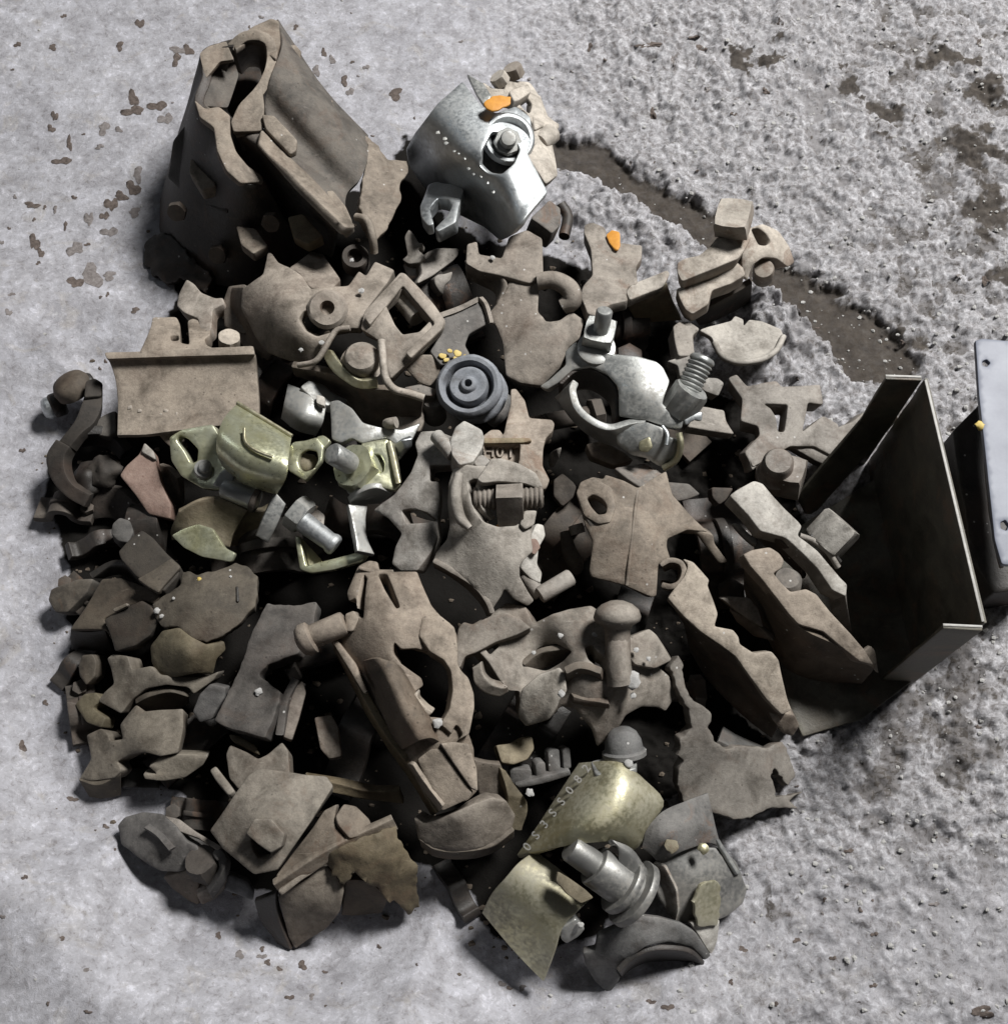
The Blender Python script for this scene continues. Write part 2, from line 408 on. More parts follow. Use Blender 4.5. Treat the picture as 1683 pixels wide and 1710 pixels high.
def B(name, p, q, r, mat='dusty', thread=0.0, parent=None, pitch=2.6, cap=True):
    """Round bar from p to q (places), threaded over the last part 'thread' of it."""
    a, b = c3(p), c3(q); Ln = np.linalg.norm(b-a); prof = [(r*0.7, 0), (r*0.95, r*0.12), (r, r*0.3)]
    h0 = Ln*(1-thread)
    if thread > 0:
        h = max(h0, r*0.35)
        while h < Ln-pitch:
            prof += [(r*0.86, h), (r*1.0, h+pitch*0.45), (r*1.0, h+pitch*0.6)]; h += pitch
    prof += [(r, Ln-r*0.25), (r*0.85, Ln-0.05*r), (r*0.6, Ln)]
    return lathe_w(name, a, b-a, prof, mat, 20, parent, lump=0.15)
def N(name, p, q, af, h, mat='dusty', sides=6, hole=0.0, rot=0.2, parent=None):
    """Nut or bolt head: sides-sided prism with chamfered corners, centred foot at p, axis to q."""
    R0 = af/2/math.cos(math.pi/sides)
    ax = axis(p, q); X, Y, Z = frame_of(ax); o = c3(p)
    V = []; c = 0.07*af
    prof = [(0.93, 0), (1.0, c*0.6), (1.0, h-c), (0.90, h)]
    k = sides*4
    for s, hh in prof:
        for i in range(k):
            a = 2*math.pi*i/k+rot
            seg = (2*math.pi/sides); aa = ((a-rot) % seg)-seg/2
            hexr = R0*math.cos(math.pi/sides)/math.cos(aa); rad = hexr if s >= 1 else min(hexr, R0*s)
            V.append(o+Z*hh+(X*math.cos(a)+Y*math.sin(a))*rad)
    rings = len(prof)
    if hole > 0:
        for hh in (h, h-0.8*hole):
            for i in range(k):
                a = 2*math.pi*i/k+rot; V.append(o+Z*hh+(X*math.cos(a)+Y*math.sin(a))*hole)
        rings += 2
    faces = []
    for j in range(rings-1):
        for i in range(k):
            a, b = j*k+i, j*k+(i+1) % k; faces.append((a, b, b+k, a+k))
    faces.append(tuple(range(k))[::-1]); faces.append(tuple((rings-1)*k+i for i in range(k)))
    return mesh_obj(name, np.array(V), faces, mat, parent, sharp=28)
def tube(name, pts, r, mat='dusty', parent=None, k=6, n=12, world=False):
    """Round bar along a bent path; r a number or one radius for each point."""
    C = np.array(pts if world else [c3(p) for p in pts], float)
    rs = np.array([r]*len(C) if np.isscalar(r) else r, float)
    Q = catmull(np.c_[C, rs], k); Pn = Q[:, :3]; rr = Q[:, 3]
    tg = np.gradient(Pn, axis=0); tg /= np.linalg.norm(tg, axis=1)[:, None]+1e-9
    X, Y, _ = frame_of(tg[0]); V = []
    for i in range(len(Pn)):
        X = X-tg[i]*(X@tg[i]); X /= np.linalg.norm(X); Y = np.cross(tg[i], X)
        for j in range(n):
            a = 2*math.pi*j/n; V.append(Pn[i]+(X*math.cos(a)+Y*math.sin(a))*rr[i])
    faces = []
    for i in range(len(Pn)-1):
        for j in range(n):
            a, b = i*n+j, i*n+(j+1) % n; faces.append((a, b, b+n, a+n))
    faces.append(tuple(range(n))[::-1]); faces.append(tuple((len(Pn)-1)*n+j for j in range(n)))
    return mesh_obj(name, np.array(V), faces, mat, parent)
def rock(name, p, rad, mat, parent=None, squash=0.7, seed=0, sub=2):
    bm = bmesh.new(); bmesh.ops.create_icosphere(bm, subdivisions=sub, radius=1.0)
    o = c3(p); V = []
    if parent is None and name in ('mortar_spot', 'mortar_lump', 'embossed_mark', 'white_crumb', 'white_dot', 'yellow_bead', 'pale_bead', 'glint', 'dab'): parent = FIRST.get(CUR[0].name)
    if mat == 'mortar' and rad < 5 and name != 'pebble': squash, rad = 0.35, rad*0.85
    for v in bm.verts:
        c = v.co; k = 1+0.45*mnoise.noise(c*1.3+Vector((seed*3.1, seed, 0)))+0.2*mnoise.noise(c*3.3+Vector((0, seed*2.0, seed)))
        V.append(o+np.array([c.x*k*rad, c.y*k*rad, c.z*k*rad*squash]))
    fs = [tuple(v.index for v in f.verts) for f in bm.faces]; bm.free()
    return mesh_obj(name, np.array(V), fs, mat, parent, sharp=60)
# ------------------------------------------------------------------ the floor
def proj(p):
    d = p-CAM[None]; w = d@FWD
    return np.c_[IW/2+FPX*(d@RIGHT)/w, IH/2-FPX*(d@UP)/w]
def sstep(a, b, x): t = np.clip((x-a)/(b-a), 0, 1); return t*t*(3-2*t)
def seg_dist(q, path):
    path = np.array(path, float); best = np.full(len(q), 1e18); x, y = q[:, 0], q[:, 1]
    for (ax, ay), (bx, by) in zip(path[:-1], path[1:]):
        dx, dy = bx-ax, by-ay; t = np.clip(((x-ax)*dx+(y-ay)*dy)/(dx*dx+dy*dy), 0, 1)
        best = np.minimum(best, (x-ax-t*dx)**2+(y-ay-t*dy)**2)
    return np.sqrt(best)
LAT = {}
def lattice(n, seed):
    if seed not in LAT: LAT[seed] = np.random.default_rng(seed).random((n, n))
    return LAT[seed]
def vnoise(x, y, seed):
    n = 256; Lt = lattice(n, seed); xi = np.floor(x).astype(int); yi = np.floor(y).astype(int)
    fx, fy = x-xi, y-yi; fx = fx*fx*fx*(fx*(fx*6-15)+10); fy = fy*fy*fy*(fy*(fy*6-15)+10)
    a, b = Lt[yi % n, xi % n], Lt[yi % n, (xi+1) % n]; c, d = Lt[(yi+1) % n, xi % n], Lt[(yi+1) % n, (xi+1) % n]
    return (a*(1-fx)+b*fx)*(1-fy)+(c*(1-fx)+d*fx)*fy-0.5
def fbm(x, y, wl, seed, o=4, gain=0.5):
    s = 0; a = 1.0
    for k in range(o):
        ang = 0.7*k; xr, yr = x*math.cos(ang)-y*math.sin(ang), x*math.sin(ang)+y*math.cos(ang)
        s = s+a*vnoise(xr/wl+17.3*k, yr/wl-9.1*k, seed+k); a *= gain; wl *= 0.5
    return s
GROOVE = [(925, 240), (1000, 272), (1090, 325), (1200, 386), (1300, 465), (1400, 548), (1480, 605)]
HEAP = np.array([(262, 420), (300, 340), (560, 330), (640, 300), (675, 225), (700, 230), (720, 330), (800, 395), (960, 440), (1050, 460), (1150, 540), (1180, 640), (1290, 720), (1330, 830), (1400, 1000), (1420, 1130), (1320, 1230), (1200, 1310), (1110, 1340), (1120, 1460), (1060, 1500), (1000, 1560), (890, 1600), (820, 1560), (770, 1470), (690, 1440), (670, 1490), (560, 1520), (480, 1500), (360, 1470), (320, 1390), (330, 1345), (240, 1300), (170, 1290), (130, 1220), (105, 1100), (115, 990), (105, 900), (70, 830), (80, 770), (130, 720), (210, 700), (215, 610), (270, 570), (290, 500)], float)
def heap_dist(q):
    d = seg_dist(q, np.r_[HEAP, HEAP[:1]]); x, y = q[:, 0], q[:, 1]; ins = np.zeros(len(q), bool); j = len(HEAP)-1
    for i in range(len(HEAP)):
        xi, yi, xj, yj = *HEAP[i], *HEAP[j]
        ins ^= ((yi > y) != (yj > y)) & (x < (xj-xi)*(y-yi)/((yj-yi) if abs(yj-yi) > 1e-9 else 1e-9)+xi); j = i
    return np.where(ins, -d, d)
def v0(b): return b < 1000
def floor_fields(x, y):
    p = np.c_[x, y, np.zeros_like(x)]; q = proj(p); u, v = q[:, 0], q[:, 1]
    wob = 16*fbm(x, y, 30, 50)
    rough = sstep(820, 1180, u+0.12*(855-v)+3*wob)*(1-0.45*sstep(1330, 1560, v))
    rough = np.maximum(rough, 0.5*sstep(60, 0, np.abs(v-60))*sstep(700, 1000, u))
    h = 1.2*fbm(x, y, 120, 11)+(0.35+0.5*rough)*2.2*fbm(x, y, 22, 21, 4, 0.55)
    rd = 1-2*np.abs(fbm(x, y, 16, 31, 4, 0.6))
    cl = fbm(x, y, 20, 33, 5, 0.62)
    h = h+rough*(9.0*np.clip(cl, -0.35, 0.4)+1.2*(rd-0.75)+2.2*fbm(x, y, 7, 41, 3, 0.8))
    hd = heap_dist(q); bowl = sstep(900, 500, u+0.15*v-0.1*(u > 900))*1.0
    h = h+64*sstep(45, 260, hd)*np.maximum(sstep(700, 300, u)*sstep(350, 700, v), sstep(1250, 1500, v)*sstep(1350, 1000, u))+(0.3+0.7*rough)*0.9*fbm(x, y, 3.6, 44, 2, 0.7)
    # raised lip of crumbly mortar between the groove and the pile, and the mound under the right-hand fittings
    lip = np.exp(-(seg_dist(q, [(960, 330), (1060, 370), (1150, 410)])/48)**2)
    md = np.exp(-(((u-1285)/95)**2+((v-560)/85)**2))
    h = h+lip*(9+10*fbm(x, y, 14, 61))+md*(24+24*fbm(x, y, 16, 71))
    gd = seg_dist(q, GROOVE)+1.3*wob+12*fbm(x, y, 9, 81, 4, 0.6)
    gw = 28+18*sstep(1300, 1440, u)
    g = sstep(gw+9, gw-9, gd)
    h = h*(1-g)+g*(-9+4.0*fbm(x, y, 25, 91))
    soil = np.maximum(g, rough*(0.15+0.45*sstep(1150, 1500, u))*sstep(-0.14, -0.34, cl))
    for (a, b, r) in [(1590, 95, 26), (1640, 155, 22), (1475, 190, 16), (1380, 205, 10), (1290, 92, 9), (1610, 255, 36), (1655, 345, 34),
                      (1523, 1174, 34), (1606, 1160, 28), (1511, 1232, 30), (1478, 1300, 26), (1449, 1385, 20), (1287, 1506, 11), (1600, 1235, 26),
                      (1300, 1515, 10), (1675, 470, 24), (1560, 560, 26), (1660, 760, 60), (1600, 880, 60), (1430, 150, 9), (1240, 105, 9)]:
        soil = np.maximum(soil, (0.85 if v0(b) else 0.62)*sstep(r*1.5, r*0.2, np.hypot((u-a)*0.8, v-b)+3.0*wob+46*fbm(x, y, 16, 95, 5, 0.65)))
    heap_shade = sstep(8, -14, heap_dist(q)+0.5*wob+10*fbm(x, y, 10, 97))   # shade of the gaps, put into the floor colour under the heap
    return h, rough, soil, heap_shade
def axis_steps(a, b, fine, far, n_far):
    mid = np.arange(a, b+fine, fine); k = np.linspace(0, 1, n_far+1)[1:]**2
    return np.r_[(a-k*(far+a if a > -far else 0))[::-1] if False else (a-k*(a+far))[::-1], mid, mid[-1]+k*(far-mid[-1])]
def build_floor():
    cs = [P(u, v, 0) for u in (-40, IW+40) for v in (-40, IH+40)]
    x0, x1 = min(c[0] for c in cs), max(c[0] for c in cs); y0, y1 = min(c[1] for c in cs), max(c[1] for c in cs)
    xs = axis_steps(x0, x1, 1.7, 2200, 24); ys = axis_steps(y0, y1, 1.7, 2200, 24)
    X, Y = np.meshgrid(xs, ys); x, y = X.ravel(), Y.ravel()
    h, rough, soil, heap_shade = floor_fields(x, y)
    far = sstep(500, 900, np.maximum(np.abs(x), np.abs(y))); h = h*(1-far)
    co = np.c_[x, y, h]*MM; nx, ny = len(xs), len(ys)
    me = bpy.data.meshes.new('floor')
    i = np.arange((nx-1)*(ny-1)); r, c = i//(nx-1), i % (nx-1); a = r*nx+c
    quads = np.c_[a, a+1, a+nx+1, a+nx]
    me.vertices.add(nx*ny); me.vertices.foreach_set('co', co.ravel())
    me.loops.add(quads.size); me.loops.foreach_set('vertex_index', quads.ravel())
    me.polygons.add(len(quads)); me.polygons.foreach_set('loop_start', np.arange(0, quads.size, 4))
    me.polygons.foreach_set('use_smooth', np.ones(len(quads), bool))
    me.update(calc_edges=True)
    for nm, d in (('rough', rough), ('soil', soil), ('heap_shade', heap_shade)):
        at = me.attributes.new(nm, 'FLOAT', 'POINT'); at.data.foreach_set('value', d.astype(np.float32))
    m = bpy.data.materials.new('plaster_spattered_concrete'); nt, bs, new, link = nodes(m)
    pos = gpos(nt).outputs['Position']
    def attr(n):
        a = new('ShaderNodeAttribute'); a.attribute_name = n; return a.outputs['Fac']
    n6 = noise_n(nt, pos, 170, 6, 0.78, 0.5); n7 = noise_n(nt, pos, 55, 6, 0.7, 0.3)
    n1 = noise_n(nt, pos, 14, 5, 0.6); n2 = noise_n(nt, pos, 90, 6, 0.65); n3 = noise_n(nt, pos, 420, 4, 0.7); n4 = noise_n(nt, pos, 34, 5, 0.65, 1.2)
    white = ramp(nt, n1, [(0.3, (0.315, 0.312, 0.335)), (0.7, (0.43, 0.428, 0.458))])
    white = mixc(nt, ramp(nt, n4, [(0.56, (0, 0, 0)), (0.68, (0.8,)*3)]), white, (0.36, 0.345, 0.34))
    white = mixc(nt, 0.9, white, ramp(nt, n7, [(0.33, (0.70, 0.69, 0.685)), (0.5, (0.97, 0.97, 0.97)), (0.66, (1.22, 1.23, 1.25))]), 'MULTIPLY')
    white = mixc(nt, 0.9, white, ramp(nt, n6, [(0.37, (0.66, 0.64, 0.625)), (0.44, (0.94,)*3), (0.55, (1.0,)*3), (0.63, (1.34, 1.34, 1.35))]), 'MULTIPLY')
    grey = ramp(nt, n6, [(0.34, (0.085, 0.075, 0.07)), (0.44, (0.215, 0.207, 0.21)), (0.54, (0.33, 0.325, 0.338)), (0.66, (0.55, 0.55, 0.57))])
    col = mixc(nt, math_n(nt, 'MULTIPLY', attr('rough'), 0.9), white, grey)
    spk = ramp(nt, n3, [(0.30, (1, 1, 1)), (0.40, (0, 0, 0))])
    col = mixc(nt, math_n(nt, 'MULTIPLY', spk, 0.55), col, (0.17, 0.145, 0.13))
    brt = ramp(nt, n2, [(0.64, (0, 0, 0)), (0.74, (1, 1, 1))])
    col = mixc(nt, math_n(nt, 'MULTIPLY', brt, 0.45), col, (0.66, 0.66, 0.67))
    soilc = ramp(nt, n2, [(0.3, (0.026, 0.02, 0.015)), (0.7, (0.066, 0.054, 0.042))])
    sm = math_n(nt, 'ADD', attr('soil'), math_n(nt, 'MULTIPLY', math_n(nt, 'SUBTRACT', n6, 0.5), 1.9))
    col = mixc(nt, ramp(nt, sm, [(0.35, (0, 0, 0)), (0.75, (0.92,)*3)]), col, soilc)
    dm = math_n(nt, 'ADD', attr('heap_shade'), math_n(nt, 'MULTIPLY', math_n(nt, 'SUBTRACT', n2, 0.5), 0.7))
    col = mixc(nt, ramp(nt, dm, [(0.4, (0, 0, 0)), (0.75, (1, 1, 1))]), col, (0.008, 0.007, 0.006))  # near-black paints the shade between the pieces onto the floor
    link(col, bs.inputs['Base Color']); bs.inputs['Roughness'].default_value = 0.92
    bs.inputs['Specular IOR Level'].default_value = 0.2
    bump(nt, bs, math_n(nt, 'ADD', math_n(nt, 'MULTIPLY', n6, 0.8), math_n(nt, 'MULTIPLY', n3, 0.2)), 0.6, 0.002)
    me.materials.append(m)
    o = bpy.data.objects.new('floor', me); scene.collection.objects.link(o); o['kind'] = 'structure'
    o['label'] = 'pale plaster-spattered concrete floor, rough and crumbly towards the right'
    return o
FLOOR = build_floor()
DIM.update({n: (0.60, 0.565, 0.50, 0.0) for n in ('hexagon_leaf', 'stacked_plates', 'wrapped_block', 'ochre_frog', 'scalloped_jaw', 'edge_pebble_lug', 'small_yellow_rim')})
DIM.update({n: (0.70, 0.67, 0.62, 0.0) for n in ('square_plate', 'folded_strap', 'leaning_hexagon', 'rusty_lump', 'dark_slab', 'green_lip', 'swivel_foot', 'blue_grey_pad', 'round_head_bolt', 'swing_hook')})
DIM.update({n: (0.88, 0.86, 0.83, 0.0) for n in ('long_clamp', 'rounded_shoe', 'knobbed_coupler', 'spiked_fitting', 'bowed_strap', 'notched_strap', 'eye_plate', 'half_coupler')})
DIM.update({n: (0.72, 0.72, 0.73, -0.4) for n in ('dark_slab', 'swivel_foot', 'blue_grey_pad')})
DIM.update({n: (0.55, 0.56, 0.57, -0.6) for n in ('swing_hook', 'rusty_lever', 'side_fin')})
DIM.update({'sleeve_clamp': (0.74, 0.70, 0.65, 0.1)})
def zfloor(uv):
    z = np.zeros(len(uv))
    for _ in range(2):
        p = PA(uv, z); z = floor_fields(p[:, 0], p[:, 1])[0]
    return z
# brown patches where the pale skin has flaked off, each its own thin ragged flake of bare ground
F(0, 0, 0.3276)
CHIPS = [(715, 120, 22, 30), (612, 235, 22, 24), (910, 255, 42, 22), (960, 255, 34, 26), (900, 300, 25, 36), (680, 500, 32, 40), (680, 565, 58, 30), (805, 540, 48, 32), (845, 605, 38, 34),
         (530, 655, 34, 34), (605, 660, 24, 14), (510, 747, 24, 14), (280, 590, 18, 30), (262, 655, 20, 24), (320, 820, 50, 22), (355, 730, 18, 36),
         (705, 890, 28, 42), (680, 960, 34, 48), (620, 1000, 40, 24), (570, 1040, 34, 42), (535, 1100, 24, 24), (688, 1082, 36, 26), (560, 1182, 42, 30),
         (165, 1045, 36, 20), (230, 1055, 10, 12), (282, 1066, 14, 20), (380, 1006, 14, 13), (455, 1115, 22, 44), (335, 1150, 12, 24), (177, 1235, 26, 48), (210, 1290, 18, 30), (197, 1340, 14, 12),
         (385, 1268, 44, 42), (448, 1245, 18, 10), (470, 1405, 66, 56), (385, 1438, 40, 34), (560, 1405, 40, 24), (45, 1592, 18, 22), (550, 1500, 10, 14), (690, 1580, 24, 16), (10, 1237, 12, 14), (60, 1500, 24, 10)]
CH2 = [(661, 157, 14, 11), (528, 118, 9, 9), (555, 100, 7, 8), (575, 135, 8, 9), (585, 153, 7, 8), (541, 88, 6, 7), (612, 112, 6, 5), (494, 45, 5, 5), (470, 175, 5, 6),
       (38, 1246, 9, 9), (14, 1292, 8, 5), (400, 1594, 10, 7), (118, 1500, 9, 6), (143, 1506, 6, 9), (150, 1618, 10, 8), (365, 1562, 7, 6), (438, 1597, 9, 5), (447, 1607, 8, 5), (467, 1618, 6, 4), (505, 1612, 10, 8),
       (1115, 1682, 11, 7), (850, 1650, 5, 4), (838, 1643, 7, 6), (1220, 1640, 6, 5), (5, 1531, 5, 5), (147, 1690, 7, 4), (42, 1465, 6, 5), (1170, 80, 10, 6), (1125, 100, 8, 14), (1278, 152, 7, 7), (1225, 190, 6, 5), (1085, 75, 24, 6), (1090, 190, 7, 10), (1300, 36, 9, 7),
       (1160, 62, 10, 4), (985, 78, 5, 8), (1180, 150, 5, 7), (1645, 470, 9, 9), (1240, 1585, 8, 6), (1330, 1570, 7, 5), (1390, 1600, 6, 5), (1560, 1510, 9, 5), (1460, 1560, 7, 5), (1640, 1690, 26, 10)]
rc = random.Random(3)
def chip(u, v, a, b):
    a *= 0.82; b *= 0.82
    F(u, v, 1); n = 17; ph = rc.random()*6; pts = []
    for i in range(n):
        t = 2*math.pi*i/n; k = 1+0.3*math.sin(2*t+ph)+0.2*math.sin(3*t+2.3*ph)+0.12*math.sin(5*t+ph*4)+rc.uniform(-.1, .1)
        pts.append((a*k*math.cos(t), b*k*math.sin(t)))
    q = np.array([(u+p[0], v+p[1]) for p in pts]); qi = q*0.55+np.array([[u, v]])*0.45
    za = zfloor(np.r_[q, qi, [[u, v]]]); zs = za[:n]; zz = za[-1]
    base = [PA(q, zs+0.35), PA(qi, za[n:2*n]+0.6), PA(q, zs-1.2)]
    V = np.concatenate([base[0], base[1], [P(u, v, zz+0.55)], base[2]])
    fs = []
    for i in range(n):
        j = (i+1) % n; fs += [(i, j, n+j, n+i), (n+i, n+j, 2*n), (2*n+1+i, 2*n+1+j, j, i)]
    me_o = mesh_obj('bare_patch', V, fs, 'chip' if rc.random() < 0.7 else 'chip2', FLOOR, sharp=60)
for (x, y, a, b) in CHIPS: chip(x*.3276, y*.3276, a*.3276*1.05, b*.3276*1.05)
for (x, y, a, b) in CH2: chip(x, y, a, b)
nc = 0
while nc < 90:
    x, y = rc.uniform(10, 1670), rc.uniform(10, 1700)
    if heap_dist(np.array([(x, y)]))[0] > 25 and (x < 900 or y > 1380 or rc.random() < 0.4):
        sz = 2.0+4.5*rc.random()**2.5; chip(x, y, sz*rc.uniform(0.8, 1.8), sz); nc += 1
# loose mortar grit, too fine to count
def grit():
    V, Fc = [], []; rg = random.Random(11)
    ico = bmesh.new(); bmesh.ops.create_icosphere(ico, subdivisions=1, radius=1.0)
    vs = np.array([v.co[:] for v in ico.verts]); fs = [tuple(v.index for v in f.verts) for f in ico.faces]; ico.free()
    uv = []
    while len(uv) < 1500:
        u, v = rg.uniform(0, IW), rg.uniform(0, IH)
        w = (0.03 if u < 850 else min(1, (u-850)/450))*(1 if v < 1250 else 0.6)
        if rg.random() < w and heap_dist(np.array([(u, v)]))[0] > 6: uv.append((u, v))
    uv = np.array(uv); zs = zfloor(uv); C = PA(uv, zs)
    for c in C:
        s = 0.5+1.9*rg.random()**3; k = np.array([rg.uniform(.6, 1.3) for _ in range(len(vs))])
        off = len(V); V.extend(list(c+vs*k[:, None]*s*np.array([1.2, 1, .7])+np.array([0, 0, .15*s]))); Fc.extend([tuple(i+off for i in f) for f in fs])
    me = bpy.data.meshes.new('mortar_grit'); me.from_pydata([tuple(x*MM) for x in V], [], Fc); me.materials.append(M['mortar'])
    o = bpy.data.objects.new('mortar_grit', me); scene.collection.objects.link(o); o['kind'] = 'stuff'
    o['label'] = 'loose pale mortar grit scattered over the rough floor'
grit()
# ================================================================== top of the heap
# ---- large dark double clamp, upper left
F(200, 0, 0.2971)
T('sleeve_clamp', 'large dark pressed-steel clamp with a wavy keyhole mouth, topmost at the left', 'clamp', (700, 1000, 0))
L('front_shell', [
    [(640, 235, 122), (530, 245, 124), (455, 300, 124), (468, 420, 122), (424, 540, 122), (450, 655, 122), (545, 745, 120), (560, 850, 118), (620, 965, 112), (710, 1035, 106), (815, 1010, 100)],
    [(560, 600, 70), (440, 560, 74), (375, 620, 74), (345, 700, 72), (335, 790, 70), (350, 910, 68), (400, 1020, 68), (500, 1130, 66), (620, 1220, 64), (760, 1250, 62), (930, 1230, 60)],
    [(420, 1000, 4), (330, 960, 4), (270, 1010, 4), (235, 1090, 4), (225, 1180, 4), (232, 1330, 4), (300, 1480, 4), (430, 1560, 4), (590, 1610, 4), (800, 1610, 4), (1120, 1500, 4)]],
  8, 'black', ku=6, kv=4)  # black because this face is turned from the lamp: shade as colour
L('pocket', [
    [(640, 245, 121), (560, 270, 116), (500, 320, 112), (500, 430, 108), (470, 530, 108), (500, 610, 112), (600, 640, 116)],
    [(700, 300, 60), (660, 330, 50), (630, 380, 45), (620, 470, 40), (600, 550, 40), (610, 620, 45), (650, 680, 60)]], 4, 'slate', ku=5, kv=4)
body = L('rear_shell', [
    [(890, 105, 100), (915, 240, 122), (850, 430, 126), (815, 560, 116), (815, 715, 114), (690, 770, 112), (720, 870, 80), (800, 1050, 20)],
    [(1150, 490, 96), (1130, 600, 112), (1080, 720, 112), (1010, 800, 103), (1015, 940, 110), (960, 965, 107), (960, 1110, 70), (960, 1340, 15)],
    [(1400, 760, 72), (1395, 900, 86), (1350, 1010, 88), (1275, 1100, 84), (1275, 1255, 95), (1225, 1290, 90), (1200, 1340, 60), (1190, 1450, 10)]], 7, 'slate', ku=7, kv=5)
L('mouth_rim', [
    [(650, 290, 121), (720, 232, 124), (815, 245, 125), (822, 370, 125), (765, 485, 124), (668, 592, 121), (632, 690, 119), (655, 775, 114)],
    [(690, 420, 60), (730, 380, 55), (790, 390, 55), (800, 480, 55), (770, 590, 55), (700, 690, 58), (680, 760, 62), (690, 850, 66)]], 9, 'dusty', side=-1, ku=6, kv=5)
S('mouth_shade', [(560, 330), (700, 240), (830, 280), (820, 420), (700, 620), (640, 760), (540, 700), (470, 560)], [(560, 330, 40), (830, 280, 40), (640, 760, 40)], 4, 'black')  # black sheet added as the shade inside the mouth
S('gap_shade', [(600, 700), (700, 760), (900, 960), (1180, 1260), (1200, 1350), (1000, 1330), (780, 1150), (640, 960)], [(600, 700, 52), (1180, 1260, 40), (640, 960, 46)], 4, 'black')  # black sheet added as shade in the gap below the rim
S('rim_band', [(420, 560), (450, 660), (530, 720), (548, 850), (600, 960), (680, 1032), (812, 1022), (800, 985), (720, 930), (655, 850), (625, 760), (622, 650), (560, 600), (480, 612)], [(420, 560, 124), (530, 720, 124), (622, 650, 122), (600, 960, 116), (812, 1022, 102), (700, 950, 110)], 6, 'dusty', bow=1.5)
S('folded_flap', [(448, 300), (500, 258), (600, 228), (622, 285), (645, 335), (565, 345), (485, 445), (470, 400)], [(448, 300, 126), (600, 228, 126), (645, 335, 122), (485, 445, 120)], 5, 'dusty', bow=1.5)
S('pocket_face', [(485, 440), (565, 345), (645, 335), (672, 420), (640, 520), (610, 605), (540, 600), (440, 590), (430, 540)], [(485, 440, 112), (645, 335, 104), (440, 590, 112), (610, 605, 98)], 5, 'slate', bow=1.5)
S('shoulder', [(800, 480), (815, 600), (805, 735), (640, 745), (625, 690), (665, 600), (740, 520)], [(800, 480, 127), (640, 740, 120), (805, 735, 117)], 6, 'dusty')
S('top_flange', [(640, 235), (740, 150), (850, 100), (895, 115), (905, 240), (880, 330), (830, 300), (810, 240), (730, 225), (650, 280)], [(640, 235, 122), (890, 110, 112), (850, 320, 126)], 5, 'warm')
S('raised_rib', [(800, 640), (870, 650), (1000, 790), (995, 850), (960, 870), (820, 720)], [(800, 640, 124), (1000, 850, 116), (870, 650, 122)], 8, 'dusty')
S('ridge_edge', [(800, 722), (840, 760), (1080, 1010), (1290, 1235), (1320, 1290), (1260, 1290), (1010, 1040), (790, 790)], [(800, 740, 121), (1300, 1270, 101), (1040, 1000, 112)], 6, 'dusty')
S('toothed_tab', [(910, 260), (985, 245), (1025, 290), (1020, 380), (1000, 420), (940, 350)], [(910, 260, 112), (1020, 300, 105), (1000, 420, 108)], 6, 'warm', rag=3)
S('toothed_tab', [(1140, 560), (1200, 550), (1215, 650), (1180, 690)], [(1140, 560, 98), (1200, 550, 96), (1180, 690, 100)], 6, 'warm', rag=3)
S('front_panel', [(300, 790), (370, 700), (500, 760), (590, 980), (640, 1060), (600, 1200), (400, 1120), (270, 1000)], [(300, 790, 76), (500, 760, 92), (640, 1060, 82), (270, 1000, 50), (400, 1120, 56)], 5, 'black', bow=1)
S('window_lug', [(400, 885), (490, 858), (545, 1055), (462, 1080), (392, 970)], [(400, 885, 82), (490, 858, 82), (462, 1080, 84)], 8, 'dusty')
S('window_lug', [(655, 1270), (765, 1285), (835, 1380), (750, 1428), (680, 1370)], [(655, 1270, 64), (765, 1285, 64), (750, 1428, 66)], 8, 'dusty')
S('window_lug', [(945, 1225), (1030, 1208), (1145, 1330), (1055, 1375), (975, 1330)], [(945, 1225, 76), (1030, 1208, 76), (1055, 1375, 78)], 8, 'ochre')
S('end_lug', [(1130, 1090), (1200, 1075), (1270, 1160), (1310, 1250), (1260, 1290), (1180, 1200)], [(1130, 1090, 96), (1310, 1250, 100), (1180, 1200, 98)], 9, 'dusty')
S('end_plate', [(1320, 700), (1390, 770), (1440, 800), (1500, 880), (1620, 890), (1625, 970), (1570, 1030), (1590, 1100), (1500, 1290), (1430, 1360), (1340, 1160), (1370, 1010), (1390, 890)],
  [(1320, 700, 76), (1620, 900, 66), (1430, 1340, 82), (1400, 900, 84)], 7, 'warm', holes=[[(1320, 760), (1350, 740), (1400, 830), (1370, 880), (1330, 830)]], rag=4)
tube('wire_loop', [(1330, 1220, 92), (1390, 1240, 96), (1420, 1330, 92), (1430, 1420, 80)], 3.5, 'dusty')
S('shadow_skirt', [(140, 1360), (200, 1300), (300, 1330), (380, 1420), (520, 1560), (480, 1640), (340, 1570), (250, 1590), (180, 1540), (120, 1480)], [(140, 1360, 6), (300, 1330, 22), (520, 1560, 14), (180, 1540, 5)], 8, 'black', rag=9, lump=2.5)  # ragged black plate in place of the shadow at the clamp's foot
for (x, y, z) in [(330, 1180, 60), (860, 1240, 76), (560, 1420, 34)]:
    N('bolt_head', (x, y, z), (x-40, y+60, z+12), 15, 7, 'dark')
T('hollow_bolt', 'short dark hollow bolt end pointing up below the large dark clamp', 'bolt', (1320, 1440, 0))
R('bolt_end', (1330, 1490, 60), (1318, 1400, 90), [(9, 0), (11.5, 1), (11.5, 16), (10.5, 18), (6.5, 18.5), (6, 12)], 'dark')
rock('glint', (1305, 1462, 84), 2.2, 'mortar')
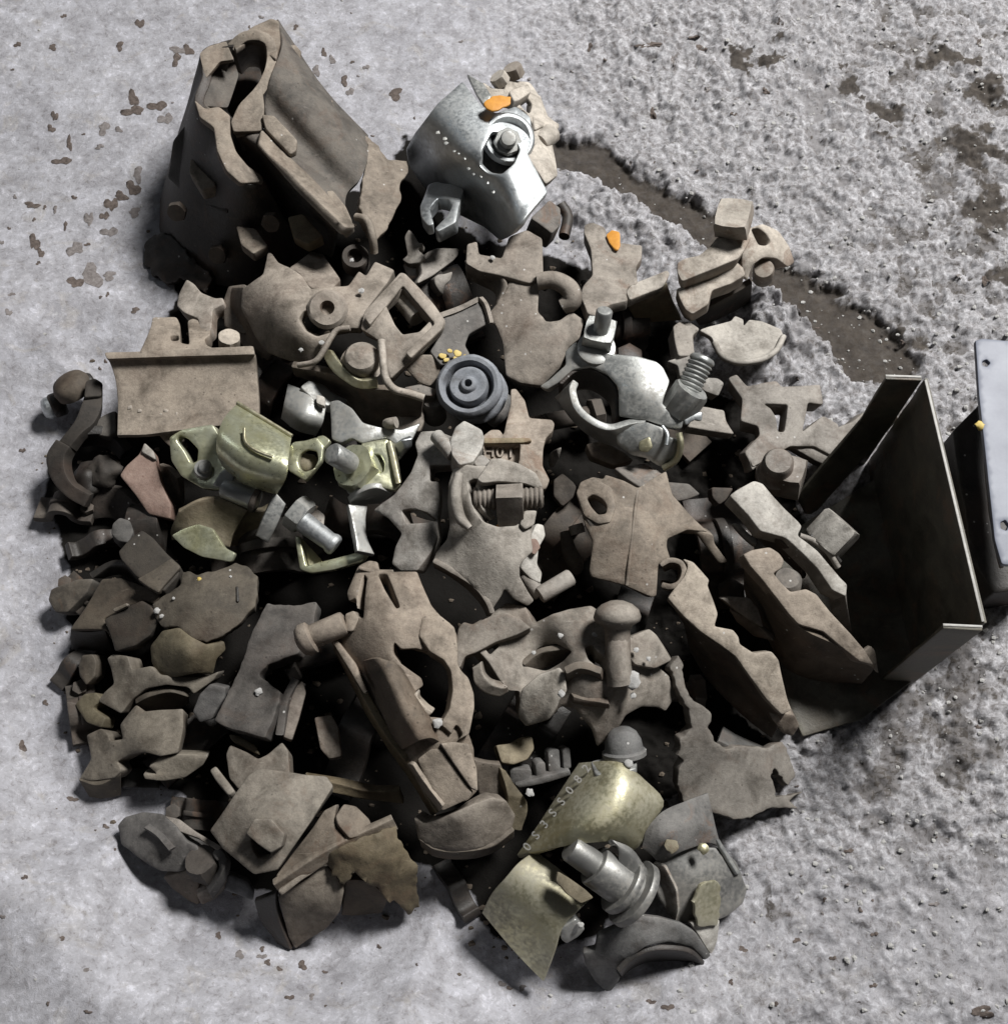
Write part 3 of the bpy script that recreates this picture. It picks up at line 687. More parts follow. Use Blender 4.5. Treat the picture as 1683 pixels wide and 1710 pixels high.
# ---- bright galvanised clamp
F(600, 80, 0.2971)
T('galvanised_clamp', 'bright galvanised half clamp with one round bolt boss, at the top of the heap', 'clamp', (700, 700, 0))
zc = [(250, 590, 40), (300, 480, 76), (440, 310, 108), (580, 190, 106), (690, 330, 110), (880, 330, 101), (970, 490, 101), (1060, 810, 97), (930, 860, 104), (850, 1050, 86), (780, 1080, 42), (560, 930, 26), (370, 740, 24), (290, 640, 24),
      (560, 560, 106), (450, 650, 74), (640, 800, 74), (800, 720, 108), (700, 920, 56), (640, 430, 112), (500, 420, 109), (860, 850, 104)]
S('shell', [(262, 575), (310, 480), (440, 310), (580, 185), (690, 330), (770, 365), (880, 325), (960, 385), (975, 490), (945, 590), (1000, 690), (1060, 810), (960, 920), (850, 1055), (790, 1085), (700, 1010), (560, 940), (440, 860), (350, 770), (280, 670)],
  zc, 5, 'galv', holes=[[(745, 470), (690, 570), (675, 660), (720, 705), (800, 708), (870, 650), (905, 570), (870, 500), (810, 470)]], lump=0.35)
R('boss_dish', (835, 520, 98), (870, 440, 130), [(20, 0), (22.5, 2), (22.5, 5), (20.5, 7.5), (18, 7.5), (15.5, 4.5), (14, 1.5)], 'galv', n=36, lump=0.2)
R('dish_shade', (835, 520, 98), (870, 440, 130), [(14.2, 0), (14.2, 2.2)], 'black', n=30)  # black disc and the plate below stand for shade in the hole
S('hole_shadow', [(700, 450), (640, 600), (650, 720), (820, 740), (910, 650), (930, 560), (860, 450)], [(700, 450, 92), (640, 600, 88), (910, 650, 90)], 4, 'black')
R('stud_nut', (828, 545, 97), (850, 470, 130), [(11, 0), (12, 2), (12, 9), (11, 11), (8, 11)], 'zinc', poly=8)
R('stud', (828, 545, 97), (850, 470, 130), [(7, 0), (7, 17), (6, 19), (3, 19.5)], 'zinc')
S('slot_ear', [(385, 760), (430, 745), (520, 760), (590, 800), (560, 900), (545, 985), (440, 1038), (425, 1015), (500, 940), (525, 890), (500, 850), (440, 840), (395, 900), (420, 990), (385, 995), (345, 940), (340, 880)],
  [(385, 760, 56), (590, 800, 66), (440, 1030, 80), (345, 940, 76), (500, 900, 76)], 9, 'galv', lump=0.3)
S('gap_plate', [(602, 140), (700, 200), (745, 270), (700, 320), (660, 260)], [(602, 140, 96), (745, 270, 102), (700, 320, 104)], 4, 'zinc')
S('paint_dab', [(690, 315), (760, 265), (850, 268), (852, 310), (800, 345), (740, 355)], [(690, 315, 121), (850, 268, 119), (740, 355, 121)], 2, 'orange', rag=4)
k0 = random.Random(5)
for i in range(11):
    f = i/10; x, y = 440+f*300+k0.uniform(-14, 14), 470+f*330+k0.uniform(-14, 14)
    rock('embossed_mark', (x, y, 103.0), 1.3+0.8*k0.random(), 'zinc', squash=0.3, seed=i, sub=1)
T('pale_swivel_half', 'pale cream coupler half with a small nut, tucked behind the galvanised clamp', 'clamp', (980, 400, 0))
S('back_plate', [(690, 190), (760, 230), (850, 180), (960, 190), (1010, 260), (1070, 400), (1130, 440), (1080, 500), (1115, 720), (1050, 768), (985, 690), (960, 560), (985, 440), (930, 350), (840, 310), (740, 300)], [(690, 190, 92), (960, 190, 78), (1115, 720, 76), (960, 560, 92), (840, 310, 98)], 6, 'pale', bow=1.5, holes=[[(880, 270), (930, 255), (975, 310), (960, 370), (915, 330)]])
S('strap', [(975, 270), (1020, 260), (1060, 380), (1130, 430), (1080, 480), (1040, 440), (990, 460), (975, 380)], [(975, 270, 84), (1130, 430, 72), (990, 460, 92)], 8, 'pale')
S('side_plate', [(940, 620), (1000, 520), (1060, 590), (1110, 720), (1050, 765), (1000, 700)], [(940, 620, 96), (1110, 720, 84), (1000, 520, 92)], 7, 'pale')
S('arm', [(840, 240), (950, 195), (970, 240), (900, 290), (870, 300)], [(840, 240, 104), (960, 200, 92), (870, 300, 106)], 9, 'pale')
N('nut', (805, 200, 92), (770, 150, 100), 14, 9, 'pale')
N('nut', (880, 160, 84), (860, 110, 92), 15, 10, 'warm')
B('stud', (1010, 540, 80), (1090, 470, 78), 9, 'pale')
# ---- dark block under it
T('dark_lug', 'dark square lug half hidden under the galvanised clamp', 'fitting', (1050, 900, 0))
S('lug', [(960, 960), (1070, 850), (1130, 900), (1130, 1000), (1080, 1050)], [(960, 960, 60), (1070, 850, 52), (1100, 1020, 55)], 14, 'slate')
tube('hook', [(1130, 880, 45), (1170, 950, 42), (1150, 1060, 44)], 5, 'black')
# ---- grey forged bracket
F(0, 0, 1)
T('forged_bracket', 'grey forged bracket with a stepped arm and a curled lug, below the galvanised clamp', 'bracket', (870, 520, 0))
S('body', [(815, 525), (835, 500), (850, 470), (860, 455), (905, 455), (900, 480), (898, 520), (915, 538), (935, 535), (955, 520), (975, 535), (968, 565), (950, 580), (935, 615), (905, 645), (868, 640), (845, 628), (838, 570), (828, 545)],
  [(815, 525, 70), (860, 455, 80), (970, 540, 70), (868, 640, 62), (900, 560, 76)], 9, 'dusty', holes=[[(902, 492), (920, 486), (927, 505), (938, 520), (930, 532), (912, 538), (901, 520)]])
S('top_plate', [(838, 430), (850, 395), (880, 385), (905, 400), (908, 462), (885, 470), (850, 462), (800, 452), (778, 440), (780, 405), (797, 400), (800, 422)], [(780, 405, 84), (905, 400, 78), (850, 462, 84)], 8, 'dusty')
L('stepped_arm', [[(776, 436, 84), (800, 450, 84), (836, 462, 82), (848, 478, 80)], [(778, 466, 64), (804, 478, 64), (826, 492, 66), (824, 520, 72)]], 8, 'dusty')
tube('curled_lug', [(898, 470, 82), (925, 468, 84), (950, 482, 82), (955, 502, 78), (940, 512, 74)], [7, 7.5, 8, 8, 7], 'dusty')
rock('mortar_spot', (822, 430, 86), 2.6, 'mortar', seed=4)
# small light hooks in the gap
F(620, 350, 0.1426)
T('hook_piece', 'small pale hooked piece in the dark gap left of the stepped bracket', 'fitting', (600, 600, 0))
S('knob', [(380, 300), (430, 215), (490, 270), (550, 380), (600, 380), (590, 430), (540, 460), (630, 540), (560, 620), (430, 630), (350, 575), (420, 520), (400, 430)], [(430, 215, 58), (430, 630, 52), (630, 540, 55)], 9, 'dusty')
S('curved_leaf', [(650, 500), (780, 440), (1030, 450), (1020, 530), (960, 600), (850, 680), (730, 770), (640, 820), (540, 870), (540, 820), (600, 740), (580, 620), (620, 590)], [(650, 500, 48), (1030, 450, 40), (540, 870, 52), (850, 680, 38)], 7, 'dusty')
S('prong', [(735, 800), (780, 760), (850, 760), (950, 725), (920, 830), (850, 900), (840, 1010), (790, 960), (740, 880)], [(735, 800, 46), (950, 725, 40), (840, 1010, 38)], 7, 'dusty')
# ---- standing plate with an orange dab
F(900, 280, 0.2971)
T('plate_fitting', 'flat grey plate fitting marked with an orange dab, standing at the upper right', 'fitting', (400, 600, 0))
S('plate', [(255, 320), (300, 300), (370, 330), (390, 420), (470, 415), (580, 430), (575, 500), (545, 545), (555, 640), (500, 660), (490, 700), (500, 745), (400, 770), (320, 840), (270, 830), (232, 720), (245, 660), (300, 600), (290, 470), (250, 370)],
  [(255, 320, 42), (580, 430, 54), (270, 830, 78), (500, 745, 70)], 8, 'dusty')
S('paint_dab', [(378, 370), (400, 345), (450, 355), (460, 420), (440, 465), (415, 440), (385, 415)], [(378, 370, 52), (460, 420, 56), (440, 465, 58)], 2.5, 'orange', rag=3)
S('side_arm', [(490, 690), (530, 640), (720, 575), (735, 600), (700, 665), (600, 700), (510, 740)], [(490, 690, 66), (730, 585, 58), (600, 720, 64)], 9, 'pale')
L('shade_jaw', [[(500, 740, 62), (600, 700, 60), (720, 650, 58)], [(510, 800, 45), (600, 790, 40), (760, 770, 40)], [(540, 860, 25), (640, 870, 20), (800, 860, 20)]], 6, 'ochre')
# ---- right-hand double coupler with square nut
T('double_coupler', 'pale dusty double coupler with a square nut and slotted end, at the upper right', 'coupler', (1050, 600, 0))
S('upper_strap', [(775, 530), (820, 505), (900, 490), (960, 440), (1000, 390), (1090, 350), (1170, 345), (1190, 400), (1150, 470), (1120, 510), (1000, 560), (900, 600), (800, 640), (775, 590)],
  [(775, 530, 80), (1000, 390, 86), (1180, 360, 82), (1000, 560, 86), (800, 640, 80)], 12, 'pale', bow=2)
S('lower_strap', [(770, 680), (850, 655), (950, 620), (1050, 560), (1130, 510), (1160, 600), (1080, 650), (970, 690), (950, 770), (860, 825), (820, 800), (790, 740)],
  [(770, 680, 68), (1130, 510, 72), (860, 825, 66), (1080, 650, 72)], 12, 'pale', bow=2)
S('slotted_end', [(1140, 470), (1170, 345), (1250, 320), (1340, 360), (1410, 440), (1440, 530), (1400, 560), (1330, 510), (1260, 505), (1200, 550), (1170, 640), (1140, 600)],
  [(1170, 345, 82), (1340, 360, 66), (1430, 540, 52), (1150, 620, 66), (1260, 505, 74)], 10, 'pale', holes=[[(1185, 350), (1225, 345), (1270, 375), (1300, 420), (1270, 440), (1230, 435), (1205, 390)]])
N('square_nut', (1098, 325, 88), (1085, 230, 112), 27, 19, 'pale', sides=4, rot=0.5)
R('pin_end', (1255, 620, 40), (1262, 560, 66), [(8, 0), (9, 2), (9, 22), (8, 25), (4, 26)], 'dusty')
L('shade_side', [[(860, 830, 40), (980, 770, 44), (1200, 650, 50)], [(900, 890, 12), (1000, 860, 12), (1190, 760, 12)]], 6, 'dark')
# ---- saucer shaped piece on the mound
T('dished_plate', 'shallow dished semicircular plate resting on the mortar mound at the right', 'plate', (1150, 1000, 20))
S('dish', [(900, 910), (960, 890), (1080, 860), (1100, 830), (1150, 850), (1150, 890), (1180, 850), (1250, 860), (1360, 905), (1375, 950), (1330, 1030), (1250, 1080), (1120, 1095), (1030, 1060), (985, 990), (970, 950)],
  [(900, 910, 46), (1150, 850, 34), (1370, 920, 36), (1120, 1095, 48), (1180, 960, 36), (985, 990, 44), (1290, 1050, 46)], 5, 'pale')
tube('rolled_rim', [(985, 985, 48), (1030, 1060, 51), (1120, 1093, 52), (1250, 1078, 50), (1330, 1028, 47), (1372, 950, 40)], 2.6, 'pale')
S('upright_arm', [(750, 895), (790, 868), (850, 870), (905, 905), (865, 940), (870, 1030), (880, 1060), (780, 1060), (760, 970)], [(750, 895, 58), (905, 905, 52), (780, 1060, 66)], 10, 'dusty')
T('bone_shaped_bar', 'small pale bar with a flared end crossing behind the threaded stud', 'fitting', (850, 1100, 0))
S('bar', [(715, 1085), (800, 1060), (880, 1035), (905, 1080), (860, 1110), (900, 1180), (1000, 1185), (1035, 1215), (1000, 1290), (930, 1260), (850, 1200), (790, 1170), (780, 1110)], [(715, 1085, 62), (905, 1080, 62), (1000, 1290, 54), (790, 1170, 62)], 9, 'dusty')
# ---- zinc swivel coupler (the bright one right of centre)
T('zinc_coupler', 'open zinc-plated swivel coupler with round jaws and a long threaded stud', 'coupler', (500, 1250, 40))
S('upper_jaw', [(0, 1230), (60, 1190), (150, 1110), (145, 1030), (200, 975), (300, 1030), (390, 1050), (560, 1060), (660, 1085), (700, 1120), (735, 1200), (700, 1290), (690, 1330), (740, 1370), (815, 1405), (800, 1470), (720, 1460), (600, 1420), (450, 1400), (445, 1340), (440, 1230), (380, 1160), (290, 1120), (190, 1140), (110, 1210), (40, 1250)],
  [(0, 1230, 88), (200, 980, 104), (560, 1060, 112), (735, 1200, 110), (800, 1440, 102), (450, 1390, 98), (300, 1120, 102), (550, 1250, 112)], 9, 'zinc', lump=0.3)
arc = [c3(p) for p in [(112, 1205, 96), (190, 1135, 98), (290, 1118, 99), (380, 1158, 100), (440, 1230, 98), (450, 1340, 95), (452, 1400, 94)]]
Lw('shaded_jaw_wall', [arc, [p-np.array([0, 0, 16.0]) for p in arc], [p-np.array([0, 0, 34.0]) for p in arc]], 3, 'black', side=-1, lump=0.2)  # black instead of zinc: the opening's shadow put into the colour
L('lower_jaw', [[(190, 1190, 96), (170, 1250, 98), (200, 1360, 99), (290, 1440, 100), (400, 1475, 100), (520, 1440, 102), (600, 1430, 103)],
                [(85, 1290, 76), (120, 1340, 76), (190, 1430, 76), (280, 1510, 77), (390, 1560, 78), (450, 1570, 82), (500, 1560, 84)]], 6, 'zinc', lump=0.3)
S('cap_plate', [(430, 1490), (530, 1440), (600, 1428), (690, 1460), (740, 1520), (790, 1540), (800, 1640), (770, 1683), (700, 1700), (600, 1640), (520, 1620), (440, 1560)],
  [(430, 1490, 92), (600, 1428, 104), (790, 1560, 98), (700, 1700, 80), (600, 1560, 100)], 6, 'zinc', lump=0.4)
S('punched_star', [(560, 1540), (620, 1510), (640, 1570), (610, 1600), (560, 1590)], [(560, 1540, 103), (640, 1570, 103), (610, 1600, 101)], 3, 'brass')
tube('cap_clip', [(690, 1455, 104), (720, 1500, 104), (715, 1560, 102)], 1.8, 'galv')
tube('cap_clip', [(785, 1490, 104), (795, 1560, 100), (770, 1640, 90), (700, 1690, 82)], 2.6, 'brass')
N('square_nut', (330, 990, 98), (345, 890, 122), 23, 20, 'zinc', sides=4, rot=0.55)
B('bolt_tip', (345, 930, 114), (368, 800, 134), 6.5, 'zinc')
R('washer', (320, 1020, 104), (335, 930, 128), [(14, 0), (15, 1), (15, 3), (13, 4)], 'zinc')
N('hex_nut', (775, 1370, 98), (850, 1260, 112), 25, 22, 'zinc', rot=0.1)
B('threaded_stud', (800, 1330, 104), (925, 1060, 120), 10, 'zinc', thread=0.9, pitch=3.4)
S('latch_tab', [(810, 1420), (860, 1380), (920, 1370), (915, 1425), (870, 1415), (830, 1450)], [(810, 1420, 104), (920, 1370, 104), (830, 1450, 102)], 5, 'galv')
T('leaf_plate', 'flat grey leaf-shaped plate lying under the bright zinc coupler, to its right', 'plate', (960, 1400, 0))
S('leaf', [(830, 1460), (900, 1340), (1040, 1365), (1050, 1420), (1100, 1495), (960, 1480)], [(830, 1460, 78), (1040, 1365, 70), (1100, 1495, 70)], 7, 'dusty')
# ---- H shaped bracket on the right
T('yoke_bracket', 'grey brown yoke bracket with a square window, beside the black channel', 'bracket', (1350, 1350, 0))
S('frame', [(1060, 1180), (1110, 1160), (1170, 1230), (1330, 1205), (1360, 1240), (1580, 1215), (1600, 1330), (1510, 1320), (1490, 1480), (1600, 1390), (1683, 1440), (1683, 1640), (1560, 1560), (1420, 1560), (1280, 1640), (1200, 1683), (1160, 1580), (1240, 1500), (1230, 1450), (1130, 1420), (1140, 1300)],
  [(1060, 1180, 46), (1580, 1215, 44), (1683, 1640, 38), (1180, 1620, 62), (1350, 1350, 58)], 11, 'warm', holes=[[(1260, 1330), (1395, 1335), (1385, 1480), (1345, 1480), (1330, 1400), (1300, 1355)]])
F(1200, 500, 0.2924)
S('swing_arm', [(150, 870), (230, 790), (390, 770), (600, 760), (760, 700), (830, 640), (780, 820), (660, 970), (560, 920), (430, 840), (330, 870), (260, 910), (190, 980), (180, 930)], [(150, 870, 64), (780, 690, 40), (560, 940, 40), (190, 980, 60)], 9, 'warm')
R('round_boss', (320, 1010, 50), (345, 900, 88), [(13, 0), (16, 2), (16, 10), (13, 13), (12, 28), (10, 31), (4, 31.5)], 'warm')
N('square_nut', (380, 1060, 48), (395, 930, 76), 26, 22, 'warm', sides=4, rot=0.4)
# ================================================================== left side
F(40, 380, 0.2971)
T('half_coupler', 'dusty trough-shaped half coupler lying open at the left edge of the heap', 'coupler', (900, 900, 0))
L('trough', [
    [(455, 702, 66), (700, 692, 67), (1000, 678, 68), (1288, 664, 69)],
    [(468, 735, 66), (700, 728, 67), (1000, 718, 68), (1296, 712, 69)],
    [(495, 790, 60), (710, 785, 61), (1010, 775, 62), (1306, 770, 63)],
    [(518, 880, 56), (715, 875, 57), (1015, 870, 58), (1314, 865, 59)],
    [(528, 1000, 53), (720, 995, 54), (1020, 990, 55), (1322, 985, 56)],
    [(525, 1168, 54), (720, 1160, 55), (1020, 1120, 55), (1322, 1100, 55)]], 5, 'dusty', ku=4, kv=6)
S('rim_lip', [(452, 700), (640, 694), (900, 682), (1288, 662), (1298, 712), (1000, 720), (700, 730), (466, 738)], [(452, 700, 69), (1288, 662, 72), (700, 730, 70)], 4, 'dusty')
S('foot_tab', [(740, 1140), (900, 1130), (900, 1200), (830, 1240), (790, 1200)], [(740, 1140, 47), (900, 1130, 48), (830, 1240, 42)], 6, 'dusty')
S('slotted_lug', [(640, 690), (690, 610), (715, 560), (725, 505), (860, 500), (880, 540), (880, 640), (930, 650), (920, 520), (950, 505), (1050, 540), (1050, 600), (1015, 620), (1030, 660), (1100, 690)],
  [(640, 690, 66), (725, 505, 44), (1050, 540, 44), (1100, 690, 68)], 9, 'dusty', holes=[[(825, 600), (870, 600), (870, 628), (828, 630)]])
N('end_nut', (1155, 660, 60), (1155, 600, 72), 17, 10, 'pale')
k0 = random.Random(9)
for i, (x, y) in enumerate([(600, 1012), (655, 1030), (770, 1050), (800, 1030), (835, 1010), (860, 1045), (940, 1040), (955, 1070), (1010, 1040), (1050, 1035), (1105, 1050), (1140, 1030)]):
    rock('embossed_mark', (x, y, 53.6), 1.6+k0.random(), 'dusty', squash=0.5, seed=i, sub=1)
T('curved_lug', 'curved grey lug rising behind the trough-shaped half coupler', 'fitting', (1000, 450, 0))
S('lug', [(915, 290), (960, 320), (1000, 370), (1080, 400), (1120, 395), (1130, 430), (1060, 460), (1055, 570), (1000, 620), (930, 620), (985, 540), (975, 505), (900, 480), (860, 440), (870, 380)],
  [(915, 290, 30), (1130, 420, 44), (960, 620, 48), (860, 440, 34)], 9, 'dusty')
T('leaning_tab', 'short brown tab pressed against the big dusty saddle clamp', 'fitting', (1180, 480, 0))
S('tab', [(1150, 330), (1240, 315), (1290, 400), (1300, 560), (1240, 600), (1130, 560), (1120, 420)], [(1150, 330, 44), (1290, 400, 52), (1130, 560, 36)], 8, 'brown')
# ---- round-headed bolt and swing hooks
T('round_head_bolt', 'round brown bolt head at the far left, with a dark glossy tip', 'bolt', (260, 900, 0))
R('head', (300, 930, 22), (225, 830, 40), [(12, 0), (16, 2), (16.5, 9), (14, 14), (8, 17), (2, 18)], 'brown')
B('shank', (330, 900, 24), (400, 870, 22), 10, 'black')
R('glossy_tip', (190, 1000, 14), (120, 1020, 16), [(8, 0), (9.5, 2), (9.5, 9), (7, 12), (3, 13)], 'galv')
R('dark_collar', (230, 980, 14), (150, 1010, 16), [(9, 0), (10.5, 2), (10.5, 10), (9, 12)], 'black')
T('swing_hook', 'dark curved swing hook with a ball inside, at the far left edge', 'hook', (330, 1300, 0))
L('upper_arm', [[(360, 880, 40), (330, 980, 42), (290, 1080, 42), (230, 1160, 40), (190, 1210, 36)], [(445, 880, 36), (440, 1000, 38), (400, 1090, 40), (330, 1150, 42), (260, 1230, 40)]], 10, 'dark')
S('arm_tip', [(350, 870), (400, 855), (445, 880), (440, 950), (340, 960)], [(350, 870, 42), (445, 880, 38), (340, 960, 44)], 9, 'dark')
L('hook_arc', [[(180, 1190, 38), (130, 1270, 34), (130, 1350, 32), (170, 1440, 32), (250, 1520, 32), (340, 1570, 30)],
               [(260, 1230, 40), (225, 1290, 38), (230, 1370, 37), (270, 1440, 37), (330, 1480, 36), (380, 1500, 34)]], 12, 'dark')
L('hook_inner', [[(260, 1200, 38), (380, 1160, 36), (500, 1180, 32), (570, 1260, 26)], [(270, 1260, 16), (380, 1230, 12), (480, 1250, 10), (540, 1310, 8)]], 8, 'black')
rock('ball', (455, 1370, 26), 13, 'dark', squash=0.85, seed=2, sub=3)
rock('ball_neck', (370, 1420, 20), 15, 'black', squash=0.8, seed=5, sub=3)
T('side_fin', 'dark fin between the swing hook and the trough-shaped half coupler', 'fitting', (470, 1120, 0))
S('fin', [(400, 1110), (450, 1060), (520, 1030), (525, 1150), (480, 1180), (410, 1170)], [(400, 1110, 30), (520, 1030, 34), (480, 1180, 34)], 8, 'dusty')
T('primer_tab', 'reddish brown primed tab beside the dark swing hook', 'fitting', (690, 1420, 0))
S('tab', [(680, 1210), (735, 1262), (748, 1340), (770, 1430), (830, 1560), (825, 1640), (700, 1610), (625, 1500), (538, 1392), (575, 1340), (650, 1275)],
  [(680, 1210, 46), (538, 1392, 44), (825, 1620, 38), (700, 1610, 36)], 9, 'pink')
S('tab_cap', [(660, 1262), (680, 1210), (735, 1262), (745, 1310)], [(660, 1262, 48), (680, 1210, 48), (745, 1310, 47)], 6, 'dusty')
T('rusty_lever', 'dark rusty lever running down under the reddish tab', 'fitting', (560, 1600, 0))
L('arm', [[(380, 1480, 22), (520, 1460, 24), (640, 1560, 26), (780, 1683, 26)], [(380, 1640, 8), (500, 1640, 8), (620, 1740, 8), (760, 1880, 8)]], 8, 'dark')
S('stub', [(500, 1665), (540, 1630), (600, 1650), (620, 1710), (590, 1770), (530, 1760), (490, 1720)], [(500, 1665, 34), (620, 1710, 32), (530, 1760, 34)], 12, 'slate')
T('rusty_spacer', 'small rusty strip standing between the reddish tab and the yellow clamp', 'fitting', (830, 1480, 0))
L('strip', [[(760, 1330, 34), (800, 1350, 36), (860, 1410, 38)], [(790, 1560, 16), (850, 1580, 16), (900, 1560, 18)]], 6, 'brown')

# ---- yellow-zinc clamp cluster
T('yellow_zinc_clamp', 'glossy yellow-zinc clamp with a barrel-shaped shell, left of centre', 'clamp', (1250, 1300, 0))
L('barrel_shell', [
    [(1200, 985, 78), (1350, 1075, 80), (1508, 1172, 80)],
    [(1130, 1060, 94), (1290, 1150, 97), (1495, 1255, 95)],
    [(1090, 1150, 99), (1250, 1250, 103), (1482, 1345, 99)],
    [(1080, 1250, 92), (1230, 1350, 96), (1462, 1435, 90)],
    [(1110, 1340, 72), (1230, 1440, 76), (1420, 1505, 70)]], 5, 'yzinc', lump=0.3)
tube('rolled_rim', [(1200, 985, 80), (1350, 1075, 82), (1508, 1172, 82)], 1.6, 'brass')
tube('crease', [(1240, 1130, 103.5), (1245, 1200, 105), (1300, 1250, 105.5), (1400, 1290, 104)], 1.3, 'brass')
S('slot_ear', [(820, 1180), (890, 1135), (1060, 1105), (1110, 1190), (1100, 1300), (1180, 1380), (1180, 1480), (1000, 1465), (880, 1395), (830, 1310)],
  [(820, 1180, 66), (1060, 1105, 74), (1180, 1400, 72), (880, 1395, 60)], 7, 'yzinc', holes=[[(860, 1195), (880, 1165), (930, 1190), (978, 1245), (970, 1310), (935, 1325), (905, 1260)]], lump=0.3)
R('small_stud', (1010, 1370, 62), (1020, 1330, 76), [(7, 0), (7.5, 1), (7.5, 6), (5, 7), (4.5, 10), (3, 11)], 'zinc')
S('shell_crease', [(1085, 1290), (1110, 1285), (1190, 1350), (1185, 1385), (1140, 1370)], [(1085, 1290, 84), (1190, 1350, 86), (1140, 1370, 84)], 4, 'brass')
S('shell_dent', [(1100, 1380), (1160, 1330), (1180, 1400), (1165, 1480), (1060, 1450)], [(1100, 1380, 76), (1180, 1400, 76), (1060, 1450, 72)], 5, 'zinc')
B('pivot_barrel', (1120, 1450, 66), (1320, 1530, 64), 9.5, 'zinc')
R('pivot_mouth', (1290, 1520, 64), (1335, 1540, 63), [(10, 0), (11, 1), (11, 4), (9, 5), (6, 3)], 'dark')
L('lower_jaw', [[(870, 1600, 58), (960, 1545, 64), (1090, 1520, 64), (1260, 1590, 60)],
                [(825, 1700, 44), (930, 1660, 52), (1060, 1660, 50), (1180, 1720, 46)],
                [(830, 1760, 34), (930, 1760, 44), (1060, 1770, 44), (1160, 1800, 38)]], 5, 'ochre', lump=0.4)
S('leaf_jaw', [(828, 1730), (900, 1690), (980, 1665), (1060, 1690), (1130, 1800), (1190, 1830), (1165, 1880), (1000, 1850), (900, 1800)], [(828, 1730, 56), (1060, 1690, 60), (1165, 1880, 56), (1000, 1850, 54)], 5, 'yzinc', lump=0.3)
L('shadow_jaw', [[(1180, 1560, 56), (1320, 1600, 52), (1420, 1560, 52)], [(1160, 1790, 20), (1300, 1800, 18), (1420, 1760, 16)]], 6, 'ochre')

F(350, 420, 0.2971)
T('split_washer', 'squared yellow-zinc washer plate with a round hole beside the barrel clamp', 'washer', (530, 1180, 0))
S('washer_plate', [(440, 1120), (470, 1070), (540, 1060), (600, 1040), (640, 1090), (630, 1180), (560, 1270), (540, 1290), (440, 1230)], [(440, 1120, 86), (640, 1090, 90), (540, 1290, 82)], 6, 'yzinc',
  holes=[[(497, 1180), (510, 1135), (550, 1110), (600, 1120), (612, 1170), (590, 1220), (540, 1240), (508, 1220)]], lump=0.3)
rock('rusty_core', (545, 1185, 74), 9, 'ochre', squash=0.6, seed=3)
T('hex_bolt', 'shiny hexagon nut on a stud, standing upright among the yellow clamps', 'bolt', (790, 1200, 0))
N('hex_nut', (880, 1250, 72), (740, 1160, 104), 33, 20, 'yzinc', rot=0.3)
R('flange', (895, 1260, 70), (755, 1170, 102), [(19, 0), (21, 1), (21, 3), (19, 4)], 'zinc')
B('stud', (800, 1200, 92), (685, 1130, 112), 8.5, 'zinc')
S('lock_tab', [(600, 1040), (640, 1030), (680, 1060), (640, 1110), (610, 1100)], [(600, 1040, 86), (680, 1060, 88), (610, 1100, 86)], 5, 'yzinc')
T('pressed_bracket', 'bright pressed bracket with two ears behind the upright hexagon nut', 'bracket', (960, 1020, 0))
S('web', [(670, 840), (720, 830), (800, 880), (860, 960), (960, 985), (1080, 1000), (1190, 960), (1140, 1060), (1110, 1120), (1060, 1180), (1040, 1080), (1000, 1050), (940, 1060), (860, 1080), (800, 1050), (740, 1080), (690, 1060)],
  [(670, 840, 72), (860, 960, 86), (1190, 960, 76), (1060, 1180, 70), (740, 1080, 80)], 6, 'zinc', lump=0.4)
L('curl', [[(1040, 1080, 82), (1080, 1060, 88), (1140, 1050, 86)], [(1050, 1130, 76), (1100, 1110, 82), (1140, 1090, 80)], [(1060, 1185, 64), (1090, 1150, 70), (1125, 1110, 72)]], 5, 'galv', lump=0.2)
tube('spur', [(1000, 970, 80), (1020, 965, 86), (1050, 960, 88)], 4.5, 'pale')
T('slotted_strap', 'bright slotted strap bent over like a stirrup in front of the pressed bracket', 'strap', (940, 1250, 0))
S('strap', [(850, 1080), (940, 1060), (1000, 1050), (1030, 1110), (1050, 1210), (1075, 1310), (1040, 1345), (960, 1330), (880, 1350), (800, 1330), (840, 1260), (900, 1230), (880, 1150)],
  [(850, 1080, 90), (1000, 1050, 90), (1060, 1330, 84), (800, 1330, 84)], 6, 'yzinc', holes=[[(905, 1140), (960, 1140), (985, 1190), (980, 1240), (950, 1250), (915, 1190)]], lump=0.3)
L('strap_edge', [[(1020, 1060, 92), (1045, 1160, 92), (1075, 1300, 90)], [(1040, 1080, 74), (1062, 1180, 74), (1085, 1300, 72)]], 4, 'brass', lump=0.2)
L('saddle', [[(790, 1410, 76), (840, 1360, 86), (940, 1330, 88), (1030, 1365, 80)], [(800, 1450, 60), (860, 1430, 60), (930, 1420, 60), (960, 1420, 58)]], 5, 'zinc', lump=0.3)
L('leg', [[(780, 1420, 78), (800, 1500, 78), (820, 1600, 78), (830, 1683, 78)], [(890, 1430, 70), (880, 1510, 70), (890, 1610, 70), (930, 1700, 70)]], 5, 'zinc', lump=0.3)
T('shiny_bolt', 'short shiny bolt lying across a bent yellow strip, left of centre', 'bolt', (580, 1560, 0))
B('shank', (500, 1500, 70), (715, 1660, 64), 8.5, 'galv', thread=0.2, pitch=6)
N('head', (470, 1450, 70), (540, 1505, 68), 25, 12, 'zinc')
S('tab_washer', [(540, 1440), (600, 1440), (650, 1480), (640, 1560), (590, 1530), (550, 1500)], [(540, 1440, 62), (650, 1480, 60), (590, 1530, 62)], 5, 'dusty')
L('spring_clip', [[(260, 1600, 56), (300, 1500, 66), (370, 1350, 72)], [(330, 1640, 50), (380, 1540, 60), (430, 1420, 66)]], 5, 'zinc', lump=0.5)
T('bent_yellow_strip', 'yellow strip bent into a sharp V below the short shiny bolt', 'strip', (620, 1780, 0))
